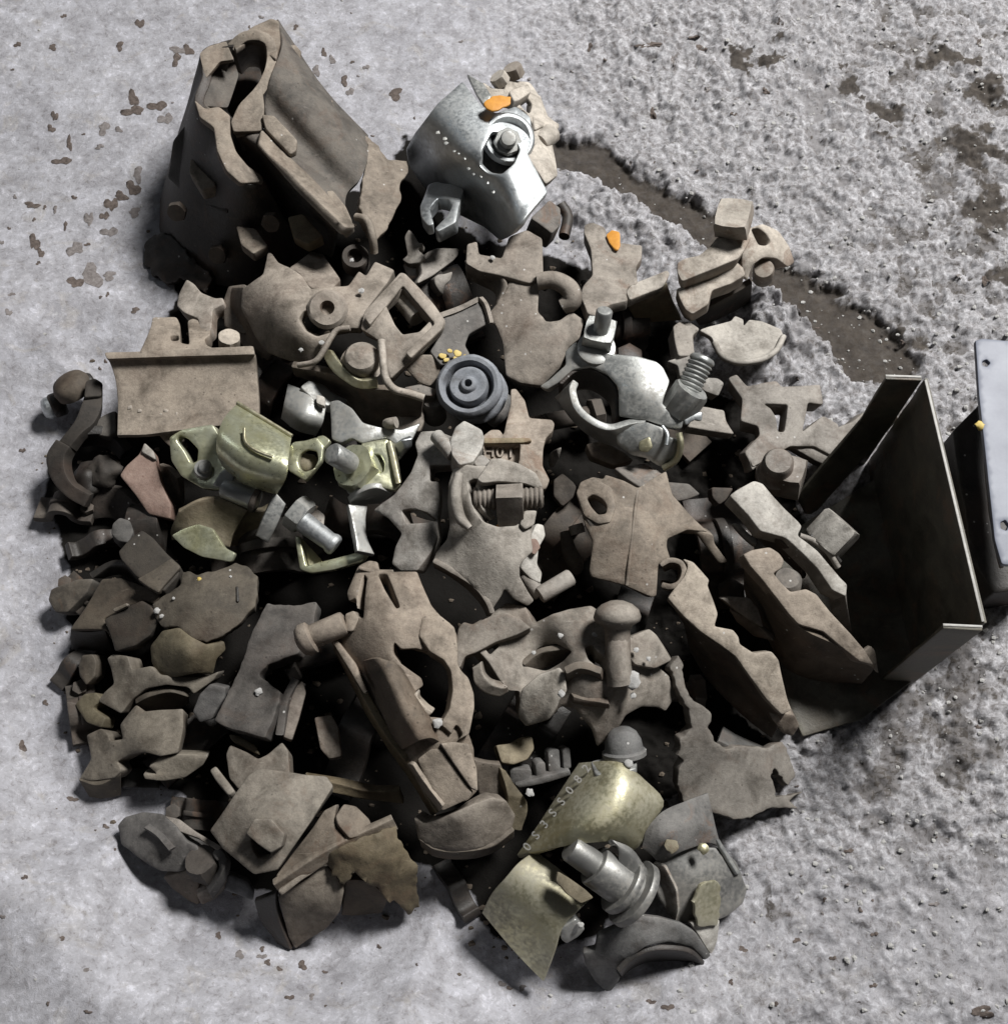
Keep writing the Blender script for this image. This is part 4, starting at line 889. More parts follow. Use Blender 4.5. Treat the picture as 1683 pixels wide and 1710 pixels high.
S('strip', [(480, 1600), (510, 1600), (545, 1770), (620, 1745), (720, 1720), (830, 1690), (900, 1690), (860, 1745), (700, 1790), (570, 1810), (510, 1790)], [(480, 1600, 62), (570, 1810, 58), (900, 1690, 66)], 6, 'yzinc', lump=0.2)
S('inner_face', [(520, 1610), (640, 1740), (560, 1770)], [(520, 1610, 56), (640, 1740, 52), (560, 1770, 54)], 4, 'brass', lump=0.2)
T('zinc_block', 'small squarish zinc block with a bright glint, above the barrel clamp', 'fitting', (530, 880, 0))
L('block_face', [[(440, 740, 66), (560, 790, 72), (660, 850, 68)], [(415, 860, 66), (520, 920, 74), (640, 960, 66)], [(400, 940, 56), (490, 1010, 60), (600, 1040, 52)]], 12, 'zinc', lump=0.4)
S('block_top', [(510, 760), (560, 720), (640, 740), (720, 800), (780, 830), (760, 880), (660, 860), (600, 840)], [(510, 760, 74), (640, 740, 66), (760, 880, 66)], 7, 'zinc')
S('clip_tab', [(600, 800), (650, 815), (650, 870), (600, 850)], [(600, 800, 76), (650, 815, 76), (600, 850, 77)], 5, 'pale')
# ---- big dusty saddle clamp
T('saddle_clamp', 'large dusty saddle clamp with a washer and bolt hole, upper left of centre', 'clamp', (400, 350, 0))
S('shell', [(300, 130), (325, 0), (345, 0), (380, 50), (455, 85), (520, 130), (570, 205), (700, 190), (780, 190), (840, 110), (880, 140), (930, 60), (1040, 100), (1000, 170), (880, 330), (850, 430), (790, 430), (700, 460), (640, 560), (560, 640), (480, 620), (340, 570), (260, 480), (180, 320), (185, 215)],
  [(300, 130, 74), (330, 0, 66), (185, 215, 62), (260, 480, 56), (480, 620, 62), (560, 640, 66), (400, 300, 88), (500, 480, 84), (700, 200, 84), (840, 110, 78), (1040, 100, 78), (860, 420, 88), (640, 560, 78)],
  8, 'dusty', holes=[[(500, 380), (530, 330), (600, 330), (700, 420), (690, 450), (600, 482), (540, 450)]])
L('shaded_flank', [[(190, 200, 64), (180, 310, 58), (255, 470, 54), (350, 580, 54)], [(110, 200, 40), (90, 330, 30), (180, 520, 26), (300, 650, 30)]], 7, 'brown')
R('washer', (668, 335, 88), (650, 280, 112), [(13, 0), (16, 1.5), (16.5, 5), (14, 8), (6, 9), (4.6, 2)], 'dusty')
S('crest', [(450, 80), (520, 30), (570, 0), (640, 20), (680, 80), (740, 160), (700, 195), (610, 215), (560, 190), (500, 110)], [(450, 80, 76), (570, 0, 58), (740, 160, 74), (610, 215, 82)], 7, 'warm')
rock('mortar_spot', (855, 220, 88), 3.0, 'mortar', seed=1)
rock('mortar_spot', (630, 512, 84), 2.6, 'mortar', seed=2)
rock('mortar_spot', (515, 552, 80), 2.2, 'mortar', seed=6)
# ---- square-window clamp
T('window_clamp', 'dusty clamp with a square window and a pin showing through it', 'clamp', (1050, 400, 0))
S('window_frame', [(1070, 115), (1100, 120), (1180, 200), (1270, 300), (1330, 385), (1320, 430), (1200, 560), (1080, 660), (1020, 720), (985, 660), (975, 520), (900, 470), (850, 440), (870, 330), (960, 230)],
  [(1070, 115, 90), (1330, 400, 92), (1020, 700, 86), (860, 400, 94), (1060, 380, 100)], 9, 'dusty', holes=[[(985, 285), (1085, 200), (1250, 375), (1180, 450), (1085, 468), (1040, 410)]])
S('frame_bead', [(870, 370), (1070, 130), (1095, 125), (1320, 385), (1310, 425), (1130, 600), (1100, 570), (1265, 400), (1085, 185), (900, 420)], [(870, 370, 100), (1085, 150, 96), (1310, 400, 98), (1115, 585, 98)], 6, 'dusty')
tube('pin', [(1075, 255, 78), (1170, 375, 80)], [8.5, 8.5], 'pale')
R('round_bolt_head', (860, 640, 82), (845, 520, 116), [(14, 0), (17, 1), (17.5, 4), (14.5, 6), (14, 13), (12, 16), (6, 17.5), (1, 18)], 'dusty')
L('zinc_seat', [[(640, 560, 80), (690, 660, 84), (760, 720, 84), (850, 760, 82), (950, 760, 82)], [(700, 560, 86), (740, 620, 88), (800, 680, 88), (860, 710, 88), (940, 700, 88)]], 5, 'brass', side=-1, lump=0.2)
tube('bent_rim', [(790, 430, 98), (720, 440, 97), (680, 490, 95), (640, 560, 92), (590, 620, 88), (500, 640, 82)], 2.4, 'dusty')
tube('bent_rim', [(965, 500, 103), (975, 600, 102), (990, 710, 100), (1040, 775, 98), (1130, 800, 96), (1205, 825, 94)], 3.2, 'pale')
L('underside', [[(460, 650, 74), (680, 690, 80), (900, 770, 84), (1010, 780, 88), (1200, 830, 86)], [(480, 700, 58), (690, 750, 60), (850, 860, 60), (1000, 920, 60), (1190, 930, 60)], [(560, 720, 46), (700, 800, 44), (830, 950, 44), (990, 990, 44), (1180, 1000, 44)]], 6, 'brown')
S('foot_flange', [(1000, 960), (1080, 900), (1200, 860), (1205, 960), (1180, 1010), (1080, 1010), (1010, 1000)], [(1000, 960, 58), (1200, 860, 62), (1080, 1010, 58)], 6, 'warm')
# ---- plate right of the window clamp with yellow chalk
T('angle_plate', 'dark grey angle plate daubed with yellow, between the window clamp and the rubber wheel', 'plate', (1400, 420, 0))
S('plate', [(1290, 350), (1400, 310), (1500, 255), (1545, 300), (1570, 400), (1460, 460), (1440, 520), (1470, 570), (1400, 620), (1300, 640), (1240, 560), (1320, 430)], [(1290, 350, 82), (1500, 255, 76), (1470, 570, 74), (1240, 560, 84)], 7, 'slate')
L('turned_edge', [[(1290, 345, 86), (1400, 305, 83), (1510, 255, 80)], [(1300, 375, 84), (1410, 335, 81), (1510, 285, 78)]], 4, 'dusty')
L('turned_edge', [[(1510, 255, 80), (1545, 300, 79), (1575, 400, 77)], [(1535, 250, 78), (1570, 300, 77), (1600, 400, 76)]], 4, 'dusty')
for i, (x, y, a) in enumerate([(1310, 585, 24), (1350, 560, 20), (1395, 570, 26), (1330, 610, 18), (1385, 600, 18), (1440, 590, 14)]):
    S('yellow_dab', [(x-a, y-4), (x-6, y-a*.8), (x+a, y-6), (x+a*.7, y+a*.6), (x-a*.4, y+a*.7)], [(x-a, y, 84.5-i*.3), (x+a, y, 82.5-i*.3), (x, y+a, 82.8-i*.3)], 1.6, 'yellow', rag=2, lump=0.2)
T('stepped_block', 'dusty stepped block under the yellow daubs, left of the rubber wheel', 'fitting', (1200, 680, 0))
S('block', [(1130, 620), (1180, 580), (1260, 580), (1300, 640), (1290, 700), (1240, 760), (1180, 740), (1100, 660)], [(1130, 620, 80), (1300, 640, 78), (1180, 740, 72)], 12, 'dusty')
S('step', [(1090, 760), (1180, 740), (1280, 770), (1270, 810), (1180, 800)], [(1090, 760, 78), (1280, 770, 72), (1180, 800, 76)], 8, 'slate')
B('peg', (1270, 940, 40), (1255, 830, 66), 9.5, 'slate')
# ---- ribbed wheel
T('rubber_wheel', 'blue-grey ringed wheel with a stepped hub, near the middle of the heap', 'wheel', (1450, 760, 0))
R('wheel_body', (1462, 770, 74), (1446, 715, 96), [(22, 0), (26, 1.5), (27, 4), (26, 8), (23.5, 10), (20.5, 9.5), (19, 6), (18.5, 0), (15.8, 0), (15.5, 8), (14.5, 10.5), (12, 11), (9, 9.5), (7, 9.5), (6.2, 12), (5, 13), (3.2, 13), (2.6, 6)], 'rubber', n=40, lump=0.5)
R('back_disc', (1500, 810, 58), (1480, 745, 84), [(20, 0), (25, 1.5), (26, 6), (24, 10), (20, 12)], 'rubber', n=40, lump=0.5)
T('rounded_stub', 'dark rounded stub tucked under the ringed wheel', 'fitting', (1590, 880, 0))
tube('stub', [(1560, 960, 40), (1610, 900, 44), (1660, 820, 44)], [8, 10, 9], 'slate')
# ================================================================== fittings buried deep in the heap, seen only through the gaps
USED = set()
LANDMARKS = [(420, 770, 'glossy barrel-shaped clamp'), (560, 780, 'upright hexagon nut'), (780, 640, 'blue-grey ringed wheel'), (1050, 660, 'open zinc coupler'), (840, 870, 'pale flask-shaped clamp'), (1050, 880, 'grey eye plate'), (1200, 1080, 'bowed strap'),
             (1330, 900, 'long sloping strap'), (700, 1120, 'long diagonal clamp'), (960, 1120, 'mushroom-headed coupler'), (980, 1380, 'brass-coloured clamp'), (430, 1150, 'dark flat slab'), (440, 1370, 'square plate'), (350, 990, 'mottled leaf plate'), (240, 1130, 'humped casting'),
             (210, 1240, 'scalloped jaw'), (120, 780, 'swing hook'), (240, 800, 'reddish tab'), (560, 870, 'short shiny bolt'), (480, 520, 'dusty saddle clamp'), (860, 560, 'stepped grey bracket'), (1010, 450, 'orange-dabbed plate'), (680, 850, 'forked lever'), (300, 640, 'trough-shaped coupler'), (620, 1480, 'rusty lump'), (1180, 1270, 'spiked fitting'), (150, 920, 'small rounded edge lug')]
def buried(kind, u, v, z, rz, rx, mat, sc=1.0):
    o = P(u, v, z); a = Matrix.Rotation(rz, 3, 'Z') @ Matrix.Rotation(rx, 3, 'X'); A = np.array(a)
    F(u, v, 1)
    lm = min(LANDMARKS, key=lambda t: math.hypot(t[0]-u, t[1]-v)); dx, dy = u-lm[0], v-lm[1]
    where = ('left of' if dx < 0 else 'right of') if abs(dx) > abs(dy) else ('above' if dy < 0 else 'below')
    if math.hypot(dx, dy) < 30: where = 'under'
    what = {0: 'dark half-round jaw', 1: 'dark bent strap', 2: 'dark bolt'}[kind]
    lab = '%s deep in the shadow %s the %s' % (what, where, lm[2])
    for extra in (' and nearer the floor', ' and half covered', ' and tilted'):
        if lab in USED: lab = '%s deep in the shadow %s the %s' % (what, where, lm[2])+extra
    USED.add(lab)
    T({0: 'buried_jaw', 1: 'buried_strap', 2: 'buried_bolt'}[kind], lab,
      {0: 'clamp', 1: 'strap', 2: 'bolt'}[kind], (0, 0, 0), {0: 'buried jaws', 1: 'buried straps', 2: 'buried bolts'}[kind])
    W = lambda p: o+A@(np.array(p, float)*sc)
    if kind == 0:
        arc = [(-48, 0), (-30, 0), (-24, 6), (-20, 16), (-10, 23), (0, 25), (10, 23), (20, 16), (24, 6), (30, 0), (48, 0)]
        Lw('jaw_shell', [[W((x, -22, y)) for x, y in arc], [W((x, 22, y)) for x, y in arc]], 6, mat, 1, ku=6, kv=3)
        Lw('rib', [[W((x, -4, y+5)) for x, y in arc[2:9]], [W((x, 4, y+5)) for x, y in arc[2:9]]], 5, mat, 1, ku=2, kv=3)
        lathe_w('nut', W((39, 0, 2)), A@np.array([0, 0, 1.0]), [(11*sc, 0), (12*sc, 1), (12*sc, 9*sc), (10*sc, 10*sc)], mat, poly=6)
    elif kind == 1:
        arc = [(-42, 0), (-25, 3), (-12, 14), (4, 16), (18, 6), (34, 2), (44, 10)]
        Lw('strap_body', [[W((x, -14, y)) for x, y in arc], [W((x, 14, y)) for x, y in arc]], 7, mat, 1, ku=4, kv=4)
    else:
        ax = A@np.array([1.0, 0.1, 0.1])
        lathe_w('shank', W((-30, 0, 8)), ax, [(6, 0), (7.5, 1), (7.5, 40)]+[q for k in range(8) for q in ((6.6, 40+k*2.6), (7.6, 41.2+k*2.6))]+[(6, 62)], mat)
        lathe_w('head', W((-38, 0, 7.2)), ax, [(13, 0), (14.5, 1), (14.5, 9), (13, 10)], mat, poly=6)
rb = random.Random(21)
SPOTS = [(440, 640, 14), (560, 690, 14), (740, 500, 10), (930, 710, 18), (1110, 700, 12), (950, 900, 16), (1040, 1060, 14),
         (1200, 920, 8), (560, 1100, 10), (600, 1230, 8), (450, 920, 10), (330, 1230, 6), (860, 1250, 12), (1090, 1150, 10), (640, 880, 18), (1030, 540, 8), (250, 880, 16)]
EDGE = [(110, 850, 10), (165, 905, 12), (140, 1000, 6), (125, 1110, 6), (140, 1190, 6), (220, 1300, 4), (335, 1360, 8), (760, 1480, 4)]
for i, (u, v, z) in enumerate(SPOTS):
    buried([0, 1, 0, 2, 1][i % 5], u, v, z, rb.uniform(0, 6.28), rb.uniform(-0.3, 0.3), rb.choice(['dark', 'black', 'black']))  # fillers in near-black steels, so the gap shade is in their colour
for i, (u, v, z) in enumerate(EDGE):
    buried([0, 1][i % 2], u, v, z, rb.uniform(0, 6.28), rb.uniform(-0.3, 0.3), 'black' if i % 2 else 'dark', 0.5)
# rust flakes and crumbs shed by the heap, too fine to count
def crumbs():
    V, Fc = [], []; rg = random.Random(17)
    ico = bmesh.new(); bmesh.ops.create_icosphere(ico, subdivisions=1, radius=1.0)
    vs = np.array([v.co[:] for v in ico.verts]); fs = [tuple(v.index for v in f.verts) for f in ico.faces]; ico.free()
    uv = []
    while len(uv) < 1300:
        c = np.array([(rg.uniform(40, 1480), rg.uniform(300, 1640)) for _ in range(400)]); d = heap_dist(c)
        uv += [tuple(p) for p, k in zip(c, d) if rg.random() < (0.35 if k < 0 else math.exp(-k/14.0))]
    uv = np.array(uv); C = PA(uv, zfloor(uv))
    for c in C:
        s = 0.6+2.6*rg.random()**3; k = np.array([rg.uniform(.55, 1.35) for _ in range(len(vs))])
        off = len(V); V.extend(list(c+vs*k[:, None]*s*np.array([1.3, 1, .6])+np.array([0, 0, .2*s]))); Fc.extend([tuple(i+off for i in f) for f in fs])
    me = bpy.data.meshes.new('rust_crumbs'); me.from_pydata([tuple(x*MM) for x in V], [], Fc); me.materials.append(M['clot'])
    o = bpy.data.objects.new('rust_crumbs', me); scene.collection.objects.link(o); o['kind'] = 'stuff'
    o['label'] = 'dark rust flakes and crumbs strewn round the foot of the heap'
crumbs()
# ================================================================== middle of the heap
F(600, 600, 0.2971)
T('lettered_bracket', 'brown cast bracket with raised letters in a sunken panel, behind the central clamp', 'bracket', (880, 480, 0))
S('body', [(850, 170), (880, 165), (930, 230), (955, 330), (1080, 338), (1098, 360), (1090, 400), (1050, 440), (1035, 500), (1030, 600), (1070, 680), (1050, 730), (1010, 735), (960, 660), (880, 600), (700, 560), (690, 440), (740, 400), (790, 400), (810, 430), (830, 340), (850, 250)],
  [(850, 170, 76), (1090, 360, 88), (700, 440, 88), (1040, 720, 84), (860, 480, 92)], 10, 'warm', holes=[[(700, 478), (905, 474), (900, 560), (890, 600), (760, 570), (705, 540)]])
PANEL = S('sunken_panel', [(680, 465), (915, 462), (915, 620), (680, 590)], [(680, 465, 83), (915, 462, 83), (915, 620, 83)], 4, 'warm')
S('panel_rim', [(690, 440), (960, 440), (970, 458), (920, 468), (695, 472)], [(690, 440, 92.5), (960, 440, 94), (695, 472, 92.5)], 5, 'ochre')
def letters(txt, p, q, size, mat, rise=1.2, nm='raised_letter', zoff=0, par=None):
    """Raised letters, one part each, set along the line p-q on its plane."""
    a, b = c3(p), c3(q); d = (b-a)/max(1, len(txt)-1); X = (b-a)/np.linalg.norm(b-a)
    Zv = np.array([0, -0.15, 1.0]); Zv -= X*(Zv@X); Zv /= np.linalg.norm(Zv); Y = np.cross(Zv, X)
    for i, ch in enumerate(txt):
        cu = bpy.data.curves.new('letter', 'FONT'); cu.body = ch; cu.size = size; cu.extrude = rise/2; cu.align_x = 'CENTER'; cu.offset = size*0.012
        cu.resolution_u = 3
        to = bpy.data.objects.new('letter_src', cu); scene.collection.objects.link(to)
        me = bpy.data.meshes.new_from_object(to.evaluated_get(bpy.context.evaluated_depsgraph_get()))
        bpy.data.objects.remove(to); bpy.data.curves.remove(cu)
        V = np.array([v.co[:] for v in me.vertices]); fs = [tuple(f.vertices) for f in me.polygons]
        bpy.data.meshes.remove(me)
        W = a+d*i+np.outer(V[:, 0], X)+np.outer(V[:, 1], Y)+np.outer(V[:, 2]+zoff, Zv)
        mesh_obj(nm, W, fs, mat, par, smooth=False)
letters('H01', (728, 548, 84), (850, 552, 84), 12.5, 'warm', 2.4, par=PANEL)
# ---- central flask-shaped clamp
T('central_clamp', 'pale flask-shaped clamp with a nut and threaded bolt, in the middle of the heap', 'clamp', (750, 1000, 40))
S('body', [(530, 620), (590, 592), (660, 600), (740, 600), (900, 640), (1000, 720), (1042, 770), (1000, 850), (985, 920), (965, 1000), (975, 1080), (930, 1120), (900, 1160), (900, 1220), (950, 1310), (985, 1360), (950, 1390), (870, 1350), (815, 1290), (800, 1330), (760, 1390), (735, 1430), (700, 1350), (620, 1270), (540, 1210), (450, 1170), (410, 1140), (430, 1080), (490, 1010), (505, 930), (495, 820), (505, 700)],
  [(530, 620, 124), (660, 600, 132), (1000, 850, 118), (410, 1140, 96), (735, 1430, 94), (985, 1370, 92), (700, 1080, 118), (850, 1150, 115), (500, 900, 108), (580, 800, 124), (1030, 770, 118), (880, 940, 122), (640, 940, 122)], 9, 'pale', bow=2.0,
  holes=[[(612, 690), (650, 672), (700, 690), (780, 690), (920, 700), (930, 850), (885, 935), (780, 942), (700, 915), (645, 850), (620, 760)]])
tube('strap_ridge', [(560, 640, 134), (540, 760, 130), (560, 880, 124), (620, 950, 122)], [3.5, 4.5, 4.5, 2.5], 'pale')
S('top_cap', [(690, 640), (740, 560), (800, 558), (900, 590), (985, 640), (1030, 720), (1000, 730), (920, 700), (780, 690), (690, 700), (660, 680)], [(690, 640, 136), (900, 590, 136), (1030, 720, 128), (690, 700, 136)], 9, 'pale')
S('thread_guard', [(930, 850), (1000, 850), (985, 930), (930, 960), (900, 930)], [(930, 850, 126), (1000, 850, 124), (930, 960, 122)], 7, 'pale')
L('inner_hoop', [[(680, 690, 132), (665, 760, 130), (690, 840, 126), (740, 905, 120)], [(740, 700, 128), (715, 770, 126), (730, 840, 122), (770, 890, 118)]], 7, 'pale')
B('threaded_bolt', (640, 785, 122), (1035, 772, 124), 9, 'warm', thread=0.98, pitch=3.4)
N('square_nut', (775, 800, 124), (910, 796, 125), 26, 19, 'warm', sides=4, rot=0.25)
S('orange_dab', [(768, 925), (800, 910), (822, 930), (815, 960), (775, 960)], [(768, 925, 118), (822, 930, 118), (775, 960, 118)], 2.5, 'orange', rag=2)
L('lower_arc_edge', [[(410, 1140, 99), (540, 1212, 103), (640, 1285, 103), (710, 1370, 100), (735, 1430, 98)], [(420, 1175, 82), (530, 1240, 84), (620, 1310, 84), (685, 1390, 82), (715, 1450, 80)]], 4, 'warm')
T('pink_backed_jaw', 'small jaw with a faint pink smear, hanging right of the central clamp', 'fitting', (980, 1100, 0))
S('jaw', [(960, 1000), (1000, 920), (1040, 930), (1050, 990), (1010, 1060), (1000, 1150), (1030, 1200), (1020, 1260), (960, 1230), (905, 1170), (940, 1090)], [(960, 1000, 96), (1050, 960, 90), (1020, 1250, 86), (905, 1170, 92)], 9, 'pale')
S('pink_smear', [(950, 1005), (1000, 1010), (1020, 1050), (990, 1100), (950, 1080)], [(950, 1005, 98), (1010, 1030, 96), (950, 1080, 97)], 2, 'pink', rag=2)
# ---- forked piece left of the central clamp
T('forked_lever', 'pale dusty forked lever left of the central clamp, with a triangular opening', 'lever', (300, 800, 40))
S('lever', [(340, 400), (430, 395), (540, 440), (560, 480), (520, 600), (400, 600), (400, 690), (450, 690), (455, 800), (440, 900), (440, 1000), (400, 1090), (330, 1190), (230, 1190), (180, 1150), (200, 1060), (240, 980), (160, 890), (80, 850), (200, 760), (290, 640), (330, 540), (310, 470)],
  [(340, 400, 102), (540, 440, 112), (450, 800, 104), (80, 850, 86), (230, 1180, 88), (300, 780, 104)], 10, 'dusty', holes=[[(235, 850), (300, 840), (380, 860), (440, 905), (350, 920), (265, 925)]])
T('t_head_bolt', 'T-headed bolt lying across the forked lever, above the central clamp', 'bolt', (560, 470, 60))
S('t_head', [(510, 450), (540, 370), (590, 335), (690, 390), (705, 440), (690, 500), (640, 580), (560, 600), (520, 540)], [(510, 450, 128), (590, 335, 126), (705, 440, 126), (560, 600, 132)], 14, 'pale')
B('shank', (530, 540, 124), (430, 425, 116), 5.5, 'pale')
S('collar', [(640, 560), (690, 530), (740, 570), (700, 610), (650, 600)], [(640, 560, 126), (740, 570, 124), (650, 600, 126)], 10, 'dusty')
# ---- crossed bars and bits right of the central clamp
T('crossed_bar', 'short pale bar lying crosswise below the central clamp', 'bar', (1100, 1270, 0))
B('bar', (1010, 1330, 84), (1195, 1220, 84), 6.5, 'dusty')
B('cross_pin', (925, 1210, 82), (1020, 1330, 80), 5.5, 'dusty')
T('slim_finger', 'slim rusty finger standing in the dark gap right of the central clamp', 'fitting', (1190, 1080, 0))
tube('finger', [(1155, 970, 48), (1180, 1080, 46), (1215, 1150, 44), (1220, 1200, 40)], [4, 6, 6.5, 4], 'brown')
T('dark_cleat', 'dim rounded cleat in the dark gap above the slim finger', 'fitting', (1140, 730, 0))
S('cleat', [(1090, 680), (1140, 640), (1200, 690), (1220, 720), (1200, 780), (1140, 830), (1090, 770)], [(1090, 680, 56), (1220, 720, 54), (1140, 830, 50)], 9, 'dark')
tube('small_knob', [(1215, 930, 54), (1230, 980, 52)], [6, 6], 'dusty')
T('triangular_shard', 'small triangular shard in the black gap below the bright zinc coupler', 'shard', (1110, 550, 0))
S('shard', [(1085, 520), (1140, 490), (1125, 550), (1090, 610), (1075, 570)], [(1085, 520, 52), (1140, 490, 50), (1090, 610, 48)], 6, 'dusty')
# ---- plate with oval eye
F(850, 680, 0.2971)
T('eye_plate', 'broad grey plate with an oval eye, right of the central clamp', 'plate', (620, 720, 30))
S('plate', [(375, 480), (400, 420), (470, 395), (530, 410), (540, 385), (640, 420), (720, 460), (780, 420), (880, 360), (890, 420), (910, 500), (990, 590), (1120, 700), (1000, 690), (890, 740), (890, 790), (910, 850), (840, 880), (825, 1060), (800, 1070), (640, 1000), (460, 955), (448, 920), (470, 760), (420, 650)],
  [(375, 480, 92), (880, 360, 86), (1120, 700, 72), (810, 1065, 78), (450, 930, 84), (640, 700, 98), (700, 450, 96)], 8, 'dusty',
  holes=[[(435, 510), (470, 490), (520, 515), (550, 555), (545, 600), (500, 605), (460, 560)]])
S('eye_collar', [(375, 480), (400, 420), (480, 400), (580, 460), (600, 560), (570, 650), (500, 660), (420, 610)], [(375, 480, 96), (480, 400, 97), (600, 560, 100), (420, 610, 96)], 6, 'dusty', holes=[[(435, 510), (470, 490), (520, 515), (550, 555), (545, 600), (500, 605), (460, 560)]])
S('pressed_dimple', [(430, 620), (540, 670), (590, 710), (560, 740), (480, 730)], [(430, 620, 95), (590, 710, 98), (480, 730, 94)], 4, 'slate')
tube('fold_line', [(720, 470, 96.5), (700, 640, 98.5), (680, 820, 94), (660, 1000, 84)], 1.4, 'dusty')
S('side_horn', [(990, 640), (1060, 690), (1150, 720), (1155, 770), (1230, 870), (1180, 880), (1110, 790), (1060, 720), (980, 690)], [(990, 640, 82), (1150, 720, 70), (1210, 880, 52)], 9, 'dusty')
T('grey_flap', 'flat grey flap between the bright zinc coupler and the eye plate', 'plate', (740, 370, 0))
S('flap', [(590, 335), (760, 300), (870, 360), (740, 450), (660, 395)], [(590, 335, 84), (870, 360, 82), (740, 450, 94)], 6, 'slate')
T('shaded_lug', 'dim brown lug hidden beneath the bright zinc coupler', 'fitting', (540, 250, 0))
S('lug', [(430, 210), (520, 190), (640, 250), (700, 300), (590, 330), (460, 280)], [(430, 210, 62), (700, 300, 58), (460, 280, 60)], 10, 'brown')
T('dark_wedge', 'dark wedge-shaped fitting behind the right edge of the eye plate', 'fitting', (980, 470, 0))
S('wedge', [(890, 420), (1010, 430), (1075, 490), (1000, 520), (940, 530), (900, 480)], [(890, 420, 68), (1075, 490, 58), (940, 530, 62)], 8, 'slate')
S('tooth', [(1135, 450), (1260, 455), (1220, 520), (1180, 550), (1140, 510)], [(1135, 450, 50), (1260, 455, 46), (1180, 550, 46)], 7, 'dark')
T('thin_sliver', 'thin pale sliver of steel leaning beside the long sloping strap', 'sliver', (1330, 720, 0))
S('sliver', [(1255, 645), (1300, 660), (1350, 710), (1395, 740), (1390, 780), (1340, 740), (1300, 700)], [(1255, 645, 60), (1395, 740, 56), (1340, 740, 58)], 5, 'dusty')
# ---- three leaning straps at the right
T('sloping_strap', 'long pale sloping strap with a hexagon nut, leaning towards the black channel', 'strap', (1500, 600, 0))
F(1200, 500, 0.2924)
S('top_edge', [(60, 1120), (100, 1090), (200, 1035), (250, 1050), (300, 1110), (450, 1270), (470, 1300), (445, 1350), (560, 1440), (680, 1580), (730, 1630), (720, 1700), (640, 1660), (560, 1540), (440, 1420), (380, 1360), (240, 1320), (170, 1230)],
  [(60, 1120, 92), (230, 1040, 88), (460, 1290, 82), (730, 1640, 66), (240, 1320, 90), (560, 1540, 76)], 11, 'pale')
L('lower_arm', [[(620, 1640, 64), (720, 1690, 60)], [(640, 1760, 46), (740, 1790, 42)], [(680, 1880, 26), (760, 1900, 24)]], 8, 'dusty')
L('side_face', [[(70, 1150, 84), (180, 1260, 84), (300, 1350, 82), (440, 1440, 76)], [(180, 1330, 50), (280, 1430, 50), (380, 1500, 48), (480, 1600, 42)]], 5, 'dark')  # darker steel than the top: shade of this side as colour
N('hex_nut', (590, 1400, 62), (740, 1240, 76), 30, 24, 'pale', rot=0.3)
tube('coil_turn', [(460, 1350, 76), (540, 1380, 74), (620, 1440, 70), (680, 1530, 64)], 2.4, 'dusty')
tube('coil_turn', [(520, 1350, 72), (590, 1390, 70), (650, 1450, 66), (690, 1500, 62)], 2.0, 'black')
tube('coil_turn', [(560, 1360, 68), (620, 1400, 66), (670, 1470, 62)], 2.0, 'dusty')
F(1050, 850, 0.2971)
T('notched_strap', 'middle leaning strap with a notched crest, between the two other sloping straps', 'strap', (950, 600, 0))
S('crest', [(640, 255), (690, 230), (790, 215), (840, 250), (870, 290), (855, 335), (810, 360), (860, 420), (910, 465), (1000, 448), (1060, 480), (1140, 580), (1240, 690), (1330, 800), (1380, 880), (1300, 860), (1180, 760), (1100, 690), (960, 650), (900, 590), (830, 500), (750, 400), (680, 320)],
  [(640, 255, 92), (830, 250, 88), (1000, 448, 84), (1380, 880, 56), (960, 650, 78), (750, 400, 88)], 10, 'warm')
L('flank', [[(650, 290, 84), (800, 480, 82), (960, 665, 72), (1150, 760, 64), (1380, 900, 48)], [(640, 420, 44), (780, 620, 40), (900, 800, 34), (1100, 880, 30), (1330, 960, 22)], [(660, 520, 12), (760, 700, 10), (880, 900, 6), (1060, 980, 5), (1300, 990, 5)]], 6, 'brown')  # side away from the lamp, its shade put into a browner steel
R('pin_end', (880, 450, 66), (890, 380, 82), [(10, 0), (11, 1), (11, 12), (9, 15), (4, 16)], 'slate')
S('end_clip', [(1320, 800), (1360, 770), (1385, 800), (1405, 930), (1375, 890), (1330, 840)], [(1320, 800, 58), (1385, 800, 54), (1405, 930, 42)], 4, 'dusty')
T('bowed_strap', 'bowed pale strap with a rolled eye, leftmost of the three sloping straps', 'strap', (550, 650, 0))
S('crest', [(215, 500), (260, 440), (310, 380), (330, 320), (300, 280), (360, 300), (450, 400), (440, 430), (480, 530), (500, 590), (480, 660), (590, 680), (620, 720), (625, 760), (700, 810), (800, 800), (840, 850), (860, 940), (890, 1060), (915, 1130), (860, 1160), (780, 1080), (690, 960), (600, 830), (520, 770), (400, 690), (300, 600)],
  [(215, 500, 82), (330, 300, 84), (480, 600, 84), (600, 690, 80), (820, 810, 70), (900, 1130, 48), (690, 960, 66), (400, 690, 80)], 7, 'pale')
L('flank', [[(225, 520, 78), (390, 690, 76), (560, 810, 70), (700, 980, 60), (860, 1170, 40)], [(300, 640, 40), (420, 800, 36), (560, 960, 30), (700, 1100, 22), (830, 1240, 14)], [(340, 800, 8), (440, 960, 6), (560, 1090, 5), (680, 1200, 5), (800, 1290, 5)]], 6, 'brown')  # browner than the crest: painted shade on the unlit side
L('rolled_eye', [[(170, 300, 84), (230, 272, 86), (300, 290, 86), (325, 350, 84), (300, 420, 82), (240, 450, 80), (180, 440, 76)], [(185, 330, 58), (235, 310, 58), (285, 325, 58), (300, 370, 58), (280, 430, 56), (235, 460, 54), (190, 455, 52)]], 4, 'dusty', side=-1)
